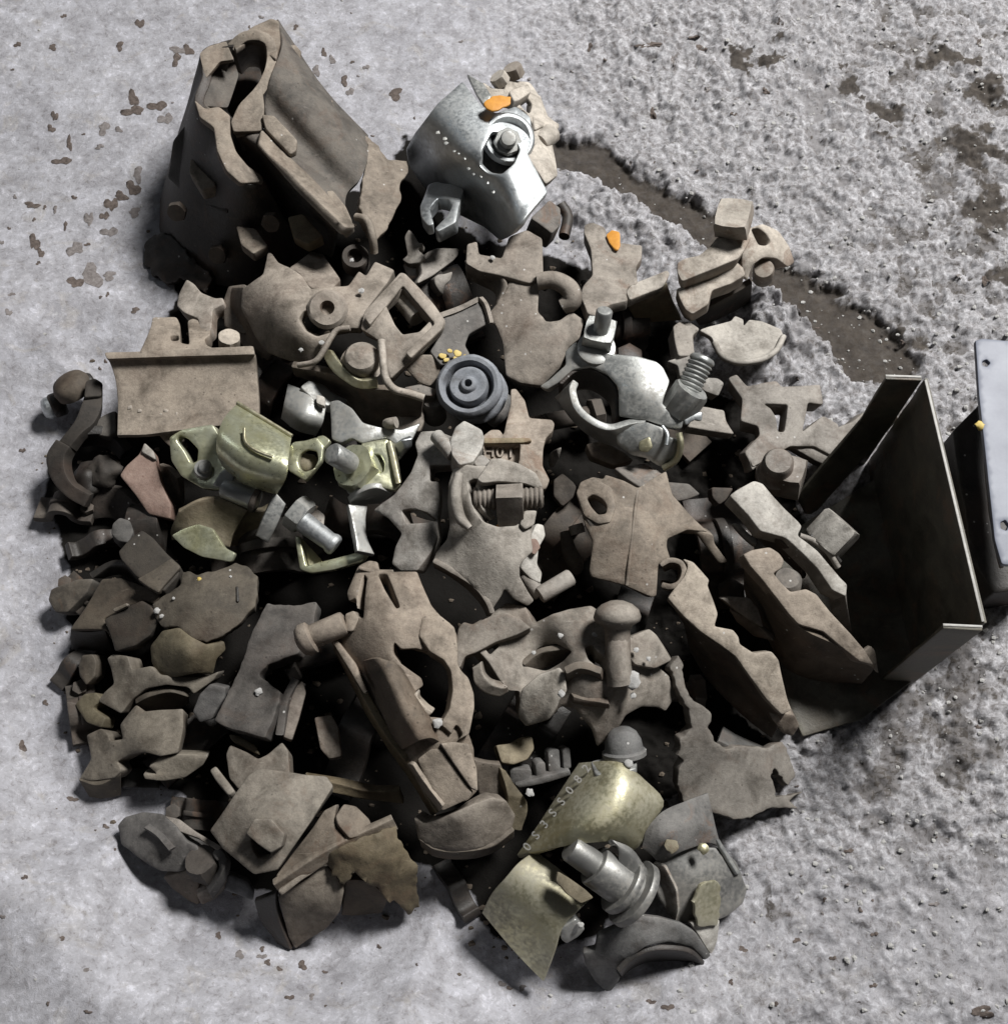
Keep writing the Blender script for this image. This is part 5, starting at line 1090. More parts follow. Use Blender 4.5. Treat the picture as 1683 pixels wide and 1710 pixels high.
S('inner_chip', [(175, 395), (230, 405), (265, 445), (200, 450)], [(175, 395, 56), (265, 445, 54), (200, 450, 54)], 5, 'dusty')
S('foot', [(800, 1180), (870, 1150), (930, 1160), (960, 1220), (920, 1280), (860, 1260)], [(800, 1180, 36), (930, 1160, 36), (900, 1280, 20)], 9, 'warm')
T('half_hidden_leaf', 'small dim leaf between the bowed strap and the notched strap', 'fitting', (640, 570, 0))
S('leaf', [(510, 500), (560, 495), (680, 500), (730, 560), (760, 670), (700, 640), (600, 570)], [(510, 500, 60), (680, 500, 56), (760, 670, 44)], 6, 'dusty')
S('leaf_flank', [(560, 560), (700, 640), (760, 690), (820, 740), (700, 720), (600, 640)], [(560, 560, 52), (760, 690, 40), (600, 640, 40)], 6, 'brown')
# ---- spiky fitting bottom right
T('spiked_fitting', 'tall spiked fitting flaring into a dusty foot, at the lower right edge', 'fitting', (450, 1250, 0))
S('stem', [(235, 880), (280, 825), (300, 860), (300, 950), (330, 1040), (380, 1090), (460, 1150), (455, 1190), (430, 1220), (470, 1300), (540, 1350), (620, 1330), (780, 1340), (870, 1300), (890, 1360), (950, 1500), (900, 1560), (820, 1450), (800, 1510), (830, 1620), (990, 1590), (900, 1640), (960, 1683), (800, 1683), (640, 1750), (500, 1720), (310, 1650), (270, 1560), (270, 1480), (300, 1430), (270, 1380), (290, 1290), (350, 1230), (330, 1130), (270, 1010)],
  [(235, 880, 82), (290, 830, 80), (460, 1170, 60), (350, 1230, 62), (540, 1350, 44), (950, 1500, 10), (640, 1740, 26), (290, 1600, 40), (890, 1330, 16)], 7, 'warm', rag=4)
L('rear_leaf', [[(530, 1220, 22), (620, 1270, 20), (760, 1335, 14)], [(500, 1300, 40), (600, 1340, 36), (760, 1360, 24)]], 6, 'slate')
# ================================================================== lower part of the heap
F(450, 900, 0.2971)
T('long_clamp', 'long dusty clamp body lying diagonally below the central clamp, with a half-round opening', 'clamp', (700, 700, 20))
S('body', [(500, 150), (560, 120), (610, 130), (620, 180), (690, 190), (830, 185), (860, 260), (910, 370), (960, 430), (1020, 480), (1055, 540), (1060, 700), (1010, 760), (1000, 690), (900, 640), (830, 615), (740, 620), (700, 580), (690, 640), (740, 700), (860, 780), (870, 820), (820, 860), (770, 900), (820, 950), (880, 1000), (920, 1000), (1000, 1010), (1100, 1050), (1150, 1180), (1160, 1290), (1170, 1420), (1120, 1470), (940, 1530), (880, 1440), (780, 1260), (650, 1090), (530, 860), (350, 580), (370, 530), (490, 450), (480, 330), (440, 350), (430, 300)],
  [(500, 150, 92), (830, 185, 92), (1055, 560, 96), (350, 580, 76), (530, 860, 76), (650, 1090, 74), (940, 1530, 66), (1160, 1300, 76), (600, 500, 110), (780, 850, 104), (650, 800, 100), (950, 1150, 96), (870, 800, 98), (690, 300, 108)], 9, 'warm',
  holes=[[(480, 430), (490, 330), (530, 200), (550, 220), (530, 330), (520, 450)], [(610, 200), (660, 200), (735, 380), (715, 390), (650, 290)]])
L('long_flange', [[(350, 575, 86), (470, 780, 86), (560, 950, 85), (650, 1100, 84), (790, 1290, 80), (940, 1540, 73)], [(360, 620, 58), (470, 840, 56), (550, 1000, 56), (640, 1140, 54), (770, 1330, 50), (910, 1560, 44)]], 5, 'ochre')
S('flange_lip', [(350, 575), (380, 570), (480, 700), (550, 860), (530, 870), (440, 720)], [(350, 575, 90), (550, 865, 92), (440, 700, 91)], 4, 'dusty')
S('flange_lip', [(770, 1260), (800, 1270), (900, 1420), (970, 1510), (950, 1540), (890, 1480)], [(770, 1260, 86), (960, 1520, 78), (880, 1400, 84)], 4, 'dusty')
S('panel_insert', [(830, 1240), (900, 1185), (960, 1180), (1040, 1290), (1140, 1430), (1120, 1460), (970, 1530), (940, 1480)], [(830, 1240, 90), (960, 1180, 96), (1140, 1430, 88), (970, 1530, 80)], 5, 'dusty')
S('side_rail', [(960, 1150), (1020, 1140), (1120, 1150), (1165, 1290), (1170, 1420), (1130, 1400), (1040, 1270)], [(960, 1150, 100), (1120, 1150, 96), (1170, 1420, 88)], 7, 'dusty')
S('hoop', [(860, 430), (960, 430), (1040, 500), (1060, 620), (1060, 700), (1080, 740), (1120, 780), (1150, 870), (1150, 950), (1120, 1100), (1060, 1130), (960, 1040), (1010, 960), (1030, 850), (1020, 740), (980, 680), (900, 630), (840, 540)],
  [(860, 430, 106), (1050, 560, 106), (1150, 900, 98), (1060, 1120, 98), (1000, 700, 108)], 9, 'dusty', holes=[[(1018, 1105), (1045, 1045), (1065, 1060), (1085, 1100), (1060, 1135), (1030, 1130)]])
L('shaded_belly', [[(500, 690, 88), (600, 670, 112), (700, 690, 112), (760, 740, 104)], [(590, 880, 86), (690, 850, 114), (780, 850, 110), (830, 860, 100)], [(660, 1060, 84), (760, 1010, 112), (860, 1010, 108), (920, 1030, 98)], [(740, 1190, 80), (830, 1140, 106), (910, 1120, 104), (960, 1140, 96)]], 5, 'brown', lump=0.6)  # rounded belly; its brown stands for the wedge's cast shadow
S('saddle_wedge', [(770, 900), (830, 860), (830, 900), (880, 950), (920, 975), (880, 1010), (820, 1010), (740, 930)], [(770, 900, 104), (920, 975, 102), (800, 1010, 98)], 8, 'pale')
B('cross_pin', (430, 470, 96), (230, 555, 92), 9, 'warm')
R('cross_pin_head', (250, 545, 93), (170, 585, 91), [(8, 0), (12, 2), (12.5, 7), (10, 11), (5, 13)], 'warm')
S('pin_lug', [(420, 420), (470, 400), (500, 450), (470, 520), (430, 520)], [(420, 420, 100), (500, 450, 102), (430, 520, 98)], 10, 'dusty')
S('top_wire', [(500, 150), (610, 170), (700, 170), (690, 195), (600, 195), (500, 170)], [(500, 150, 98), (700, 170, 100), (600, 195, 99)], 4, 'warm')
rock('white_crumb', (945, 1035, 103), 4, 'mortar', seed=8)
T('rounded_shoe', 'rounded rusty shoe at the lower end of the long diagonal clamp', 'fitting', (1050, 1600, 0))
S('shoe', [(815, 1560), (870, 1595), (960, 1570), (1150, 1490), (1250, 1450), (1330, 1470), (1390, 1560), (1370, 1640), (1250, 1730), (1080, 1760), (920, 1745), (840, 1690)], [(815, 1560, 62), (1150, 1490, 78), (1390, 1560, 56), (1080, 1760, 54), (1080, 1600, 74)], 9, 'warm')
L('shoe_rim', [[(840, 1690, 56), (930, 1745, 56), (1080, 1762, 56), (1250, 1730, 55), (1380, 1640, 52)], [(850, 1730, 38), (940, 1790, 36), (1090, 1805, 34), (1260, 1765, 34), (1380, 1680, 34)]], 5, 'brown')
T('ragged_upright', 'ragged rusty upright plate beside the long diagonal clamp', 'plate', (1260, 1400, 0))
L('upright', [[(1150, 1240, 74), (1220, 1260, 70), (1300, 1270, 66)], [(1170, 1400, 60), (1250, 1400, 56), (1350, 1390, 52)], [(1200, 1560, 44), (1290, 1580, 40), (1370, 1570, 36)]], 6, 'brown', lump=1.4)
L('lumpy_post', [[(1290, 1280, 66), (1330, 1300, 62)], [(1330, 1400, 60), (1400, 1410, 54)], [(1340, 1500, 52), (1450, 1500, 46)], [(1300, 1640, 40), (1420, 1640, 34)]], 10, 'ochre', lump=2.5)
rock('white_crumb', (1462, 1425, 58), 3.6, 'mortar', seed=12)
T('ochre_cheek', 'yellowish brown rounded cheek beneath the knobbed coupler', 'fitting', (1380, 1200, 0))
S('cheek', [(1270, 1160), (1350, 1150), (1420, 1110), (1480, 1110), (1490, 1180), (1450, 1240), (1370, 1270), (1300, 1260)], [(1270, 1160, 58), (1480, 1110, 54), (1370, 1270, 54)], 9, 'ochre')
T('finned_grille', 'dim row of upright fins in the gap above the brass-coloured clamp', 'fitting', (1530, 1330, 0))
for i, (x0, x1, ya, yb) in enumerate([(1350, 1470, 1290, 1380), (1490, 1545, 1250, 1340), (1560, 1625, 1180, 1310), (1640, 1683, 1170, 1290)]):
    S('fin', [(x0, ya+20), (x0+20, ya), (x1, ya), (x1+6, yb-10), (x1-10, yb), (x0+4, yb)], [(x0, ya, 52), (x1, ya, 50), (x0, yb, 46)], 7, 'slate')
S('fin_base', [(1380, 1380), (1560, 1320), (1683, 1290), (1690, 1320), (1570, 1360), (1400, 1400)], [(1380, 1380, 50), (1683, 1290, 50), (1400, 1400, 48)], 6, 'slate')

# ---- knobbed coupler
F(750, 950, 0.2971)
T('knobbed_coupler', 'dusty coupler with a mushroom-headed bolt, right of the long diagonal clamp', 'coupler', (650, 550, 20))
S('body', [(240, 250), (320, 190), (430, 210), (470, 310), (580, 250), (680, 220), (800, 200), (840, 230), (840, 290), (890, 340), (880, 440), (1000, 370), (1130, 335), (1170, 370), (1245, 510), (1170, 550), (1240, 610), (1290, 690), (1220, 805), (1180, 780), (1080, 775), (990, 820), (950, 890), (830, 1000), (800, 900), (700, 790), (620, 780), (560, 850), (430, 885), (390, 840), (400, 690), (340, 690), (300, 640), (220, 520), (60, 350)],
  [(240, 250, 88), (800, 200, 88), (1170, 370, 82), (1290, 690, 66), (830, 1000, 62), (400, 850, 70), (60, 350, 92), (300, 640, 90), (560, 480, 78), (700, 600, 98), (1000, 600, 92), (620, 330, 96)], 11, 'dusty',
  holes=[[(200, 440), (270, 405), (285, 430), (230, 480)], [(430, 540), (500, 450), (600, 425), (690, 465), (640, 510), (540, 560)], [(760, 450), (800, 430), (830, 470), (880, 500), (890, 560), (850, 565), (780, 510)]])
S('left_arm', [(50, 330), (80, 295), (130, 310), (240, 260), (320, 240), (400, 280), (460, 330), (380, 370), (260, 410), (150, 470), (90, 490), (60, 560), (20, 530)], [(50, 330, 96), (320, 240, 98), (460, 330, 98), (60, 540, 94)], 10, 'warm')
L('half_hoop', [[(130, 560, 98), (140, 640, 94), (200, 700, 90), (280, 720, 86), (340, 690, 84)], [(180, 520, 100), (190, 590, 98), (240, 650, 96), (310, 670, 92), (330, 660, 90)]], 8, 'dusty')
L('recess_floor', [[(420, 540, 82), (520, 470, 84), (690, 450, 88)], [(440, 600, 70), (540, 560, 68), (680, 510, 72)]], 5, 'brown')
S('front_lobe', [(400, 690), (500, 600), (620, 560), (650, 600), (660, 690), (620, 740), (600, 790), (560, 850), (430, 885), (385, 820)], [(400, 690, 92), (650, 600, 101), (430, 885, 74), (600, 780, 92)], 6, 'pale')
L('recess', [[(660, 590, 106), (740, 560, 108), (850, 590, 106)], [(660, 660, 88), (760, 650, 86), (880, 680, 90)], [(700, 720, 92), (780, 740, 92), (900, 760, 94)]], 6, 'brown')
R('mushroom_head', (947, 420, 104), (942, 190, 116), [(9, 0), (9, 10), (11, 13), (16, 16), (17, 19), (15.5, 24), (11, 28), (5, 30.5), (1, 31)], 'dusty')
tube('knob_stem', [(947, 400, 105), (948, 480, 104), (950, 560, 101), (960, 640, 96)], [9, 9, 9.5, 10], 'dusty')
S('right_shoulder', [(1000, 390), (1130, 335), (1170, 370), (1245, 515), (1160, 560), (1050, 540), (990, 470)], [(1000, 390, 104), (1170, 370, 96), (1160, 560, 92)], 8, 'dusty')
for i, (x, y, a) in enumerate([(625, 375, 2.6), (815, 372, 2.4), (1050, 455, 2.4), (1120, 505, 2.2), (1033, 712, 2.6), (630, 700, 3.0), (475, 470, 1.8)]):
    rock('mortar_spot', (x, y, [100, 97, 104, 100, 96, 104, 112][i]), a, 'mortar', seed=i+20)
rock('mortar_lump', (1025, 620, 101), 6.5, 'mortar', seed=31, squash=0.5)
T('domed_nut', 'dark domed nut sitting on top of the brass-coloured clamp', 'nut', (980, 980, 0))
R('dome', (985, 1055, 66), (970, 890, 76), [(14, 0), (16, 1), (16, 4), (14, 5.5), (13, 12), (10, 18), (6, 21), (1, 22)], 'slate', n=18)
rock('mortar_spot', (980, 1000, 80), 2.2, 'mortar', seed=40)
# ---- brass-coloured clamp
F(700, 1200, 0.3862)
T('brassy_clamp', 'worn brass-coloured clamp with raised letters along its edge, at the bottom', 'clamp', (750, 400, 0))
L('upper_shell', [
    [(690, 190, 54), (640, 260, 52), (570, 370, 50), (490, 490, 48), (420, 590, 46)],
    [(810, 180, 78), (760, 270, 82), (700, 380, 84), (640, 480, 82), (590, 560, 74)],
    [(880, 190, 82), (860, 280, 90), (820, 390, 92), (770, 480, 90), (720, 540, 82)],
    [(940, 230, 78), (950, 310, 84), (920, 410, 86), (890, 490, 82), (860, 540, 74)],
    [(950, 240, 70), (1058, 355, 66), (1010, 450, 66), (960, 545, 62), (900, 590, 56)]], 5, 'brass', lump=0.3, ku=5, kv=4)
SHELL = FIRST[CUR[0].name]
letters('0S3SS082', (480, 565, 66), (735, 225, 74), 8.5, 'dull', 1.4, zoff=0.0, par=SHELL)
S('neck', [(740, 170), (820, 150), (940, 160), (940, 215), (860, 240), (760, 230)], [(740, 170, 68), (940, 170, 70), (850, 240, 86)], 8, 'zinc')
rock('mortar_spot', (905, 195, 84), 3.4, 'mortar', seed=41)
R('stud_stack', (930, 760, 56), (600, 520, 84), [(24, -2), (24.4, -1.5), (24.4, 3), (24, 3.5), (16, 3.6), (16, 8), (20.4, 8.1), (20.8, 8.6), (20.8, 12.5), (20.4, 13), (14.6, 13.1), (14.6, 36), (13.8, 37), (9.5, 37.1), (9.5, 57), (8.5, 59), (3, 59.5)], 'dull', n=36, lump=0.3)
L('boss_skirt', [[(830, 520, 84), (920, 560, 76), (985, 660, 66)], [(860, 560, 82), (940, 620, 74), (990, 720, 60)], [(860, 640, 74), (930, 720, 66), (940, 830, 50)]], 5, 'dull', lump=0.3)
L('lower_shell', [
    [(270, 840, 30), (400, 1000, 26), (535, 1138, 20)],
    [(310, 760, 48), (450, 885, 47), (582, 1015, 42)],
    [(370, 690, 59), (500, 800, 60), (622, 905, 54)],
    [(430, 620, 60), (570, 720, 63), (690, 830, 57)],
    [(500, 570, 50), (620, 660, 54), (740, 780, 48)]], 5, 'brass', lump=0.4)
S('torn_leaf', [(600, 660), (650, 690), (720, 740), (755, 775), (700, 800), (640, 760), (590, 700)], [(600, 660, 80), (755, 775, 72), (640, 760, 76)], 4, 'ochre')
S('small_ear', [(610, 910), (680, 870), (720, 915), (690, 950), (640, 980), (615, 960)], [(610, 910, 54), (720, 915, 46), (640, 980, 40)], 7, 'zinc')
rock('mortar_spot', (697, 892, 54), 2.6, 'mortar', seed=43)
T('olive_jaw', 'dull olive jaw with a pale inner face, right of the brass-coloured clamp', 'clamp', (1200, 680, 0))
L('outer_curve', [[(960, 560, 62), (980, 480, 68), (1050, 400, 66), (1160, 350, 58), (1250, 320, 50)], [(1010, 600, 58), (1060, 520, 70), (1130, 470, 68), (1220, 440, 60), (1290, 500, 46)], [(1040, 640, 46), (1110, 590, 58), (1180, 560, 56), (1250, 540, 50), (1310, 560, 38)]], 6, 'slate')
S('lower_face', [(1010, 640), (1080, 580), (1200, 550), (1300, 560), (1370, 620), (1420, 740), (1400, 800), (1330, 860), (1240, 900), (1190, 890), (1110, 890), (1040, 790), (1000, 700)], [(1010, 640, 48), (1300, 560, 38), (1420, 760, 18), (1110, 890, 28), (1200, 720, 46)], 6, 'dull')
S('worn_patch', [(1010, 620), (1060, 640), (1110, 740), (1120, 830), (1105, 885), (1040, 790), (1000, 700)], [(1010, 620, 53), (1110, 740, 52), (1105, 885, 33)], 3, 'pale')
S('worn_patch', [(1190, 770), (1240, 700), (1300, 705), (1310, 800), (1290, 900), (1200, 900)], [(1190, 770, 49), (1300, 705, 41), (1250, 900, 29)], 3, 'brass', rag=5)
S('edge_strip', [(1275, 510), (1295, 515), (1390, 670), (1375, 675)], [(1275, 510, 48), (1390, 670, 30), (1330, 600, 40)], 3, 'zinc')
rock('dab', (1090, 550, 70), 5, 'ochre', squash=0.3, seed=3)
rock('dab', (1225, 560, 60), 4, 'brass', squash=0.3, seed=4)
T('crescent_jaw', 'dark crescent-shaped jaw lying on the floor at the very bottom', 'clamp', (980, 1000, 0))
S('crescent', [(705, 1010), (760, 1000), (770, 940), (830, 910), (960, 850), (1040, 860), (1140, 890), (1200, 930), (1270, 1040), (1250, 1065), (1180, 990), (1080, 970), (980, 980), (900, 1030), (850, 1080), (870, 1130), (820, 1200), (760, 1140), (720, 1070)],
  [(705, 1010, 36), (960, 850, 50), (1260, 1050, 10), (820, 1200, 6), (980, 980, 44), (1100, 920, 44)], 6, 'slate')
L('crescent_wall', [[(850, 1080, 38), (900, 1030, 40), (980, 985, 42), (1080, 975, 40), (1180, 995, 30), (1250, 1065, 10)], [(860, 1100, 8), (910, 1060, 8), (985, 1030, 8), (1080, 1030, 6), (1170, 1050, 5), (1230, 1075, 4)]], 4, 'black', side=-1)
S('white_face', [(1170, 880), (1300, 870), (1290, 960), (1265, 1030), (1210, 940)], [(1170, 880, 36), (1300, 870, 22), (1265, 1030, 12)], 4, 'pale')

# ---- lower left
F(60, 800, 0.2971)
T('hexagon_leaf', 'mottled brown leaf-shaped plate with chipped rim, at the left of the heap', 'plate', (900, 750, 0))
S('leaf', [(820, 530), (860, 520), (900, 540), (1050, 500), (1120, 465), (1190, 490), (1250, 550), (1250, 640), (1230, 720), (1160, 800), (1060, 880), (960, 920), (880, 900), (800, 830), (700, 830), (660, 760), (650, 690), (740, 640), (820, 590)],
  [(820, 530, 50), (1150, 470, 54), (1250, 640, 56), (960, 920, 58), (660, 740, 50), (900, 700, 64)], 8, 'brown', rag=3)
S('slot_mark', [(1120, 600), (1140, 600), (1142, 690), (1125, 690)], [(1120, 600, 60), (1140, 600, 60), (1125, 690, 62)], 3, 'black', lump=0)
for i, (x, y, a) in enumerate([(680, 740, 3.6), (708, 770, 2.4), (955, 535, 2.0), (920, 565, 2.6), (775, 670, 1.8), (1095, 548, 1.6)]):
    rock('mortar_spot', (x, y, [54, 55, 55, 57, 57, 58][i]), a*0.8, 'mortar' if i != 3 else 'yellow', seed=i+50)
T('stacked_plates', 'pair of dark stacked angle plates at the left edge of the heap', 'plate', (450, 700, 0))
S('upper_plate', [(195, 850), (300, 700), (370, 560), (480, 555), (600, 600), (700, 650), (660, 700), (600, 680), (500, 720), (390, 790), (440, 920), (400, 850)], [(195, 850, 26), (370, 560, 32), (700, 650, 48), (400, 850, 34)], 8, 'brown')
S('lower_plate', [(390, 790), (500, 720), (590, 680), (650, 720), (700, 790), (640, 880), (560, 940), (450, 970), (425, 880)], [(390, 790, 40), (590, 680, 48), (700, 790, 50), (450, 970, 38)], 9, 'dark')
L('dark_side', [[(195, 850, 24), (300, 860, 28), (390, 850, 34)], [(200, 960, 6), (320, 970, 6), (440, 980, 8)]], 5, 'black')
S('ridge', [(430, 730), (510, 695), (520, 710), (440, 750)], [(430, 730, 46), (520, 700, 50), (440, 750, 46)], 4, 'dusty')
T('edge_pebble_lug', 'small grey rounded lug poking out at the left edge', 'fitting', (170, 660, 0))
S('lug', [(70, 680), (90, 620), (180, 590), (240, 565), (325, 560), (290, 640), (230, 700), (180, 750), (110, 750)], [(70, 680, 20), (325, 560, 30), (180, 750, 22)], 12, 'slate')
T('wrapped_block', 'dark squared block with a folded strap, above the stacked plates', 'fitting', (640, 420, 0))
S('block', [(465, 410), (540, 330), (600, 290), (660, 330), (740, 420), (810, 480), (800, 540), (720, 630), (640, 600), (560, 540), (480, 450)], [(465, 410, 46), (600, 290, 42), (810, 480, 50), (640, 600, 52)], 16, 'dark')
S('fold', [(570, 560), (660, 510), (760, 440), (815, 490), (720, 600), (690, 640), (620, 600)], [(570, 560, 56), (760, 440, 54), (690, 640, 56)], 6, 'brown')
L('front', [[(320, 560, 30), (420, 490, 34), (520, 480, 42)], [(380, 560, 20), (470, 540, 22), (560, 560, 30)]], 6, 'black')
T('ochre_frog', 'yellowish brown humped casting with stubby feet, left of the dark slab', 'fitting', (800, 1000, 0))
S('hump', [(640, 940), (700, 850), (800, 830), (880, 890), (960, 930), (1060, 910), (1070, 960), (1020, 1010), (1000, 1100), (900, 1090), (780, 1110), (690, 1090), (650, 1030)], [(640, 940, 44), (800, 830, 60), (1070, 940, 52), (690, 1090, 40), (850, 980, 66), (1000, 1100, 44)], 12, 'ochre')
S('left_foot', [(240, 1050), (260, 990), (330, 985), (350, 1030), (340, 1110), (290, 1160), (250, 1110)], [(240, 1050, 20), (350, 1030, 24), (290, 1160, 18)], 10, 'brown')
S('middle_foot', [(410, 1010), (440, 985), (520, 995), (540, 1070), (650, 1050), (700, 1100), (860, 1110), (960, 1110), (1030, 1080), (1000, 1130), (890, 1210), (860, 1170), (740, 1155), (620, 1180), (540, 1240), (480, 1320), (360, 1250), (390, 1200), (440, 1150), (425, 1060)],
  [(410, 1010, 30), (700, 1090, 46), (1030, 1080, 46), (480, 1320, 30), (860, 1180, 40)], 11, 'warm')
S('small_jaw', [(230, 1270), (280, 1210), (350, 1200), (380, 1240), (330, 1290), (400, 1340), (380, 1400), (300, 1370)], [(230, 1270, 18), (380, 1240, 26), (380, 1400, 24)], 9, 'ochre')
L('hollow', [[(560, 1230, 32), (640, 1190, 38), (760, 1165, 40), (870, 1190, 36)], [(600, 1290, 14), (680, 1280, 12), (780, 1270, 12), (850, 1230, 14)]], 5, 'brown', side=-1)
T('scalloped_jaw', 'dusty scalloped jaw with two half-round bites at the lower left edge', 'clamp', (550, 1450, 0))
S('jaw', [(470, 1380), (570, 1270), (620, 1310), (700, 1300), (830, 1290), (830, 1400), (800, 1540), (700, 1560), (620, 1540), (520, 1550), (440, 1590), (470, 1640), (430, 1683), (300, 1700), (250, 1683), (310, 1570), (290, 1440), (370, 1400), (400, 1430), (410, 1470), (480, 1460)],
  [(470, 1380, 34), (570, 1270, 38), (830, 1290, 44), (800, 1540, 42), (250, 1683, 12), (300, 1440, 18), (600, 1450, 46)], 11, 'warm')
S('toothed_lip', [(630, 1620), (700, 1575), (800, 1550), (970, 1555), (940, 1610), (840, 1680), (720, 1700), (610, 1690), (600, 1660), (680, 1660)], [(630, 1620, 36), (970, 1555, 38), (720, 1700, 30)], 9, 'dusty')
L('lower_wall', [[(240, 1690, 14), (350, 1720, 20), (480, 1660, 26)], [(300, 1790, 3), (380, 1800, 3), (480, 1780, 3)]], 5, 'brown')
T('dark_slab', 'dark flat slab with a tiny white dot, in the left of the heap', 'plate', (1230, 1150, 0))
S('slab', [(1200, 900), (1300, 700), (1450, 710), (1580, 690), (1560, 850), (1500, 900), (1480, 980), (1400, 1010), (1300, 1050), (1250, 1100), (1380, 1200), (1340, 1340), (1290, 1460), (1080, 1400), (1010, 1360), (1100, 1150), (1180, 980)], [(1200, 900, 56), (1580, 690, 60), (1290, 1460, 62), (1010, 1360, 54)], 10, 'slate', rag=2)
L('slab_flank', [[(1480, 1130, 56), (1420, 1250, 58), (1390, 1440, 58)], [(1520, 1150, 30), (1500, 1280, 30), (1440, 1460, 30)]], 6, 'slate')
S('slab_edge', [(1390, 1330), (1430, 1200), (1500, 1130), (1520, 1200), (1480, 1350), (1440, 1470), (1390, 1450)], [(1390, 1330, 54), (1510, 1150, 52), (1440, 1470, 52)], 7, 'dusty')
rock('white_dot', (1252, 1195, 60), 3.4, 'mortar', seed=60)
T('blue_grey_pad', 'small blue-grey pad leaning on the dark slab', 'fitting', (980, 1260, 0))
S('pad', [(880, 1310), (920, 1210), (980, 1150), (1065, 1170), (1060, 1230), (1010, 1310), (990, 1350), (920, 1370)], [(880, 1310, 50), (1065, 1170, 58), (920, 1370, 48)], 10, 'slate')
T('small_yellow_rim', 'thin yellowish rim peeping out below the dark slab', 'fitting', (1160, 1480, 0))
S('rim', [(1080, 1430), (1130, 1435), (1240, 1500), (1255, 1550), (1190, 1520), (1100, 1470)], [(1080, 1430, 46), (1255, 1550, 46), (1190, 1520, 46)], 6, 'ochre')
T('red_oxide_brick', 'small rusty oblong block standing alone in a dark gap left of the diagonal clamp', 'block', (1640, 1450, 0))
S('block', [(1565, 1340), (1660, 1325), (1700, 1390), (1720, 1560), (1650, 1575), (1600, 1520)], [(1565, 1340, 46), (1700, 1390, 44), (1650, 1575, 42)], 10, 'warm')
# ---- bottom left group
F(150, 1150, 0.3565)
T('square_plate', 'broad grey square plate with a raised square head, at the lower left', 'plate', (820, 600, 0))
S('plate', [(560, 665), (690, 480), (745, 405), (800, 372), (930, 388), (1010, 402), (1110, 408), (1142, 455), (1040, 620), (880, 850), (770, 872), (620, 750)],
  [(560, 665, 52), (800, 372, 62), (1130, 440, 62), (880, 850, 60), (820, 600, 72), (700, 560, 66)], 9, 'dusty', bow=1.5, holes=[[(750, 700), (790, 720), (850, 770), (840, 800), (790, 800), (765, 760)]])
S('fork', [(640, 310), (660, 265), (740, 300), (790, 330), (830, 310), (900, 248), (930, 290), (938, 420), (800, 435), (700, 475), (655, 420)], [(640, 310, 46), (900, 250, 52), (800, 435, 56), (700, 475, 52)], 8, 'warm')
S('square_head', [(730, 680), (770, 610), (850, 610), (915, 680), (900, 740), (850, 770), (790, 730)], [(730, 680, 75), (850, 610, 78), (850, 770, 74)], 12, 'dusty')
S('side_lip', [(560, 380), (590, 360), (660, 450), (680, 480), (650, 500), (590, 430)], [(560, 380, 46), (680, 480, 56), (590, 430, 50)], 7, 'dusty')
T('green_lip', 'mossy green edge of a buried plate right of the square plate', 'plate', (1230, 460, 0))
L('lip', [[(1010, 400, 56), (1150, 440, 54), (1300, 480, 52), (1450, 480, 50)], [(1100, 480, 52), (1200, 500, 48), (1330, 530, 44), (1470, 540, 42)]], 8, 'ochre', lump=1.5)
T('folded_strap', 'folded dusty strap with a hooked end, right of the square plate', 'strap', (1050, 720, 0))
S('strap', [(870, 880), (960, 760), (1040, 660), (1100, 570), (1160, 540), (1150, 600), (1150, 640), (1200, 700), (1210, 720), (1100, 770), (1010, 830), (900, 920)], [(870, 880, 58), (1160, 540, 68), (1210, 720, 64), (900, 920, 56)], 8, 'warm')
S('hook', [(1150, 600), (1190, 540), (1250, 550), (1310, 610), (1325, 650), (1270, 690), (1215, 705), (1160, 640)], [(1150, 600, 70), (1325, 640, 62), (1215, 705, 68)], 9, 'warm')
L('fold_bar', [[(860, 920, 58), (1010, 820, 66), (1200, 710, 68), (1420, 610, 66)], [(880, 950, 52), (1030, 870, 58), (1220, 760, 60), (1445, 660, 58)]], 6, 'dusty')
T('leaning_hexagon', 'leaning brown hexagonal plate touching the floor at the bottom left', 'plate', (1030, 1030, 0))
S('plate', [(880, 980), (920, 940), (1020, 890), (1090, 820), (1150, 880), (1190, 950), (1170, 1050), (1110, 1130), (960, 1230), (930, 1180), (905, 1080)], [(880, 980, 44), (1090, 820, 58), (1190, 950, 46), (950, 1230, 8)], 9, 'warm')
S('top_bevel', [(880, 950), (1000, 860), (1100, 790), (1150, 840), (1090, 840), (990, 900), (900, 970)], [(880, 950, 56), (1120, 800, 62), (900, 970, 54)], 6, 'dusty')
L('far_side', [[(870, 960, 48), (880, 1060, 30), (940, 1225, 8)], [(770, 1000, 34), (800, 1090, 16), (880, 1200, 4)]], 5, 'black')
T('rusty_lump', 'lumpy rust-encrusted casting at the lower left of the heap', 'fitting', (1350, 880, 0))
S('crust', [(1090, 800), (1200, 730), (1300, 690), (1430, 640), (1450, 700), (1500, 770), (1540, 860), (1530, 950), (1545, 1010), (1500, 1060), (1440, 1010), (1390, 990), (1360, 950), (1290, 920), (1240, 860), (1190, 940), (1130, 870)],
  [(1090, 800, 62), (1430, 640, 62), (1540, 860, 40), (1500, 1060, 14), (1190, 930, 54), (1330, 800, 68)], 12, 'ochre', lump=2.6, rag=6)
L('core', [[(1200, 900, 48), (1300, 900, 46), (1400, 980, 34)], [(1180, 1060, 8), (1270, 1060, 6), (1370, 1050, 5)]], 6, 'brown', lump=1.5)
T('swivel_foot', 'dark grey tongue-shaped foot with a toothed collar, at the bottom left edge', 'fitting', (350, 750, 0))
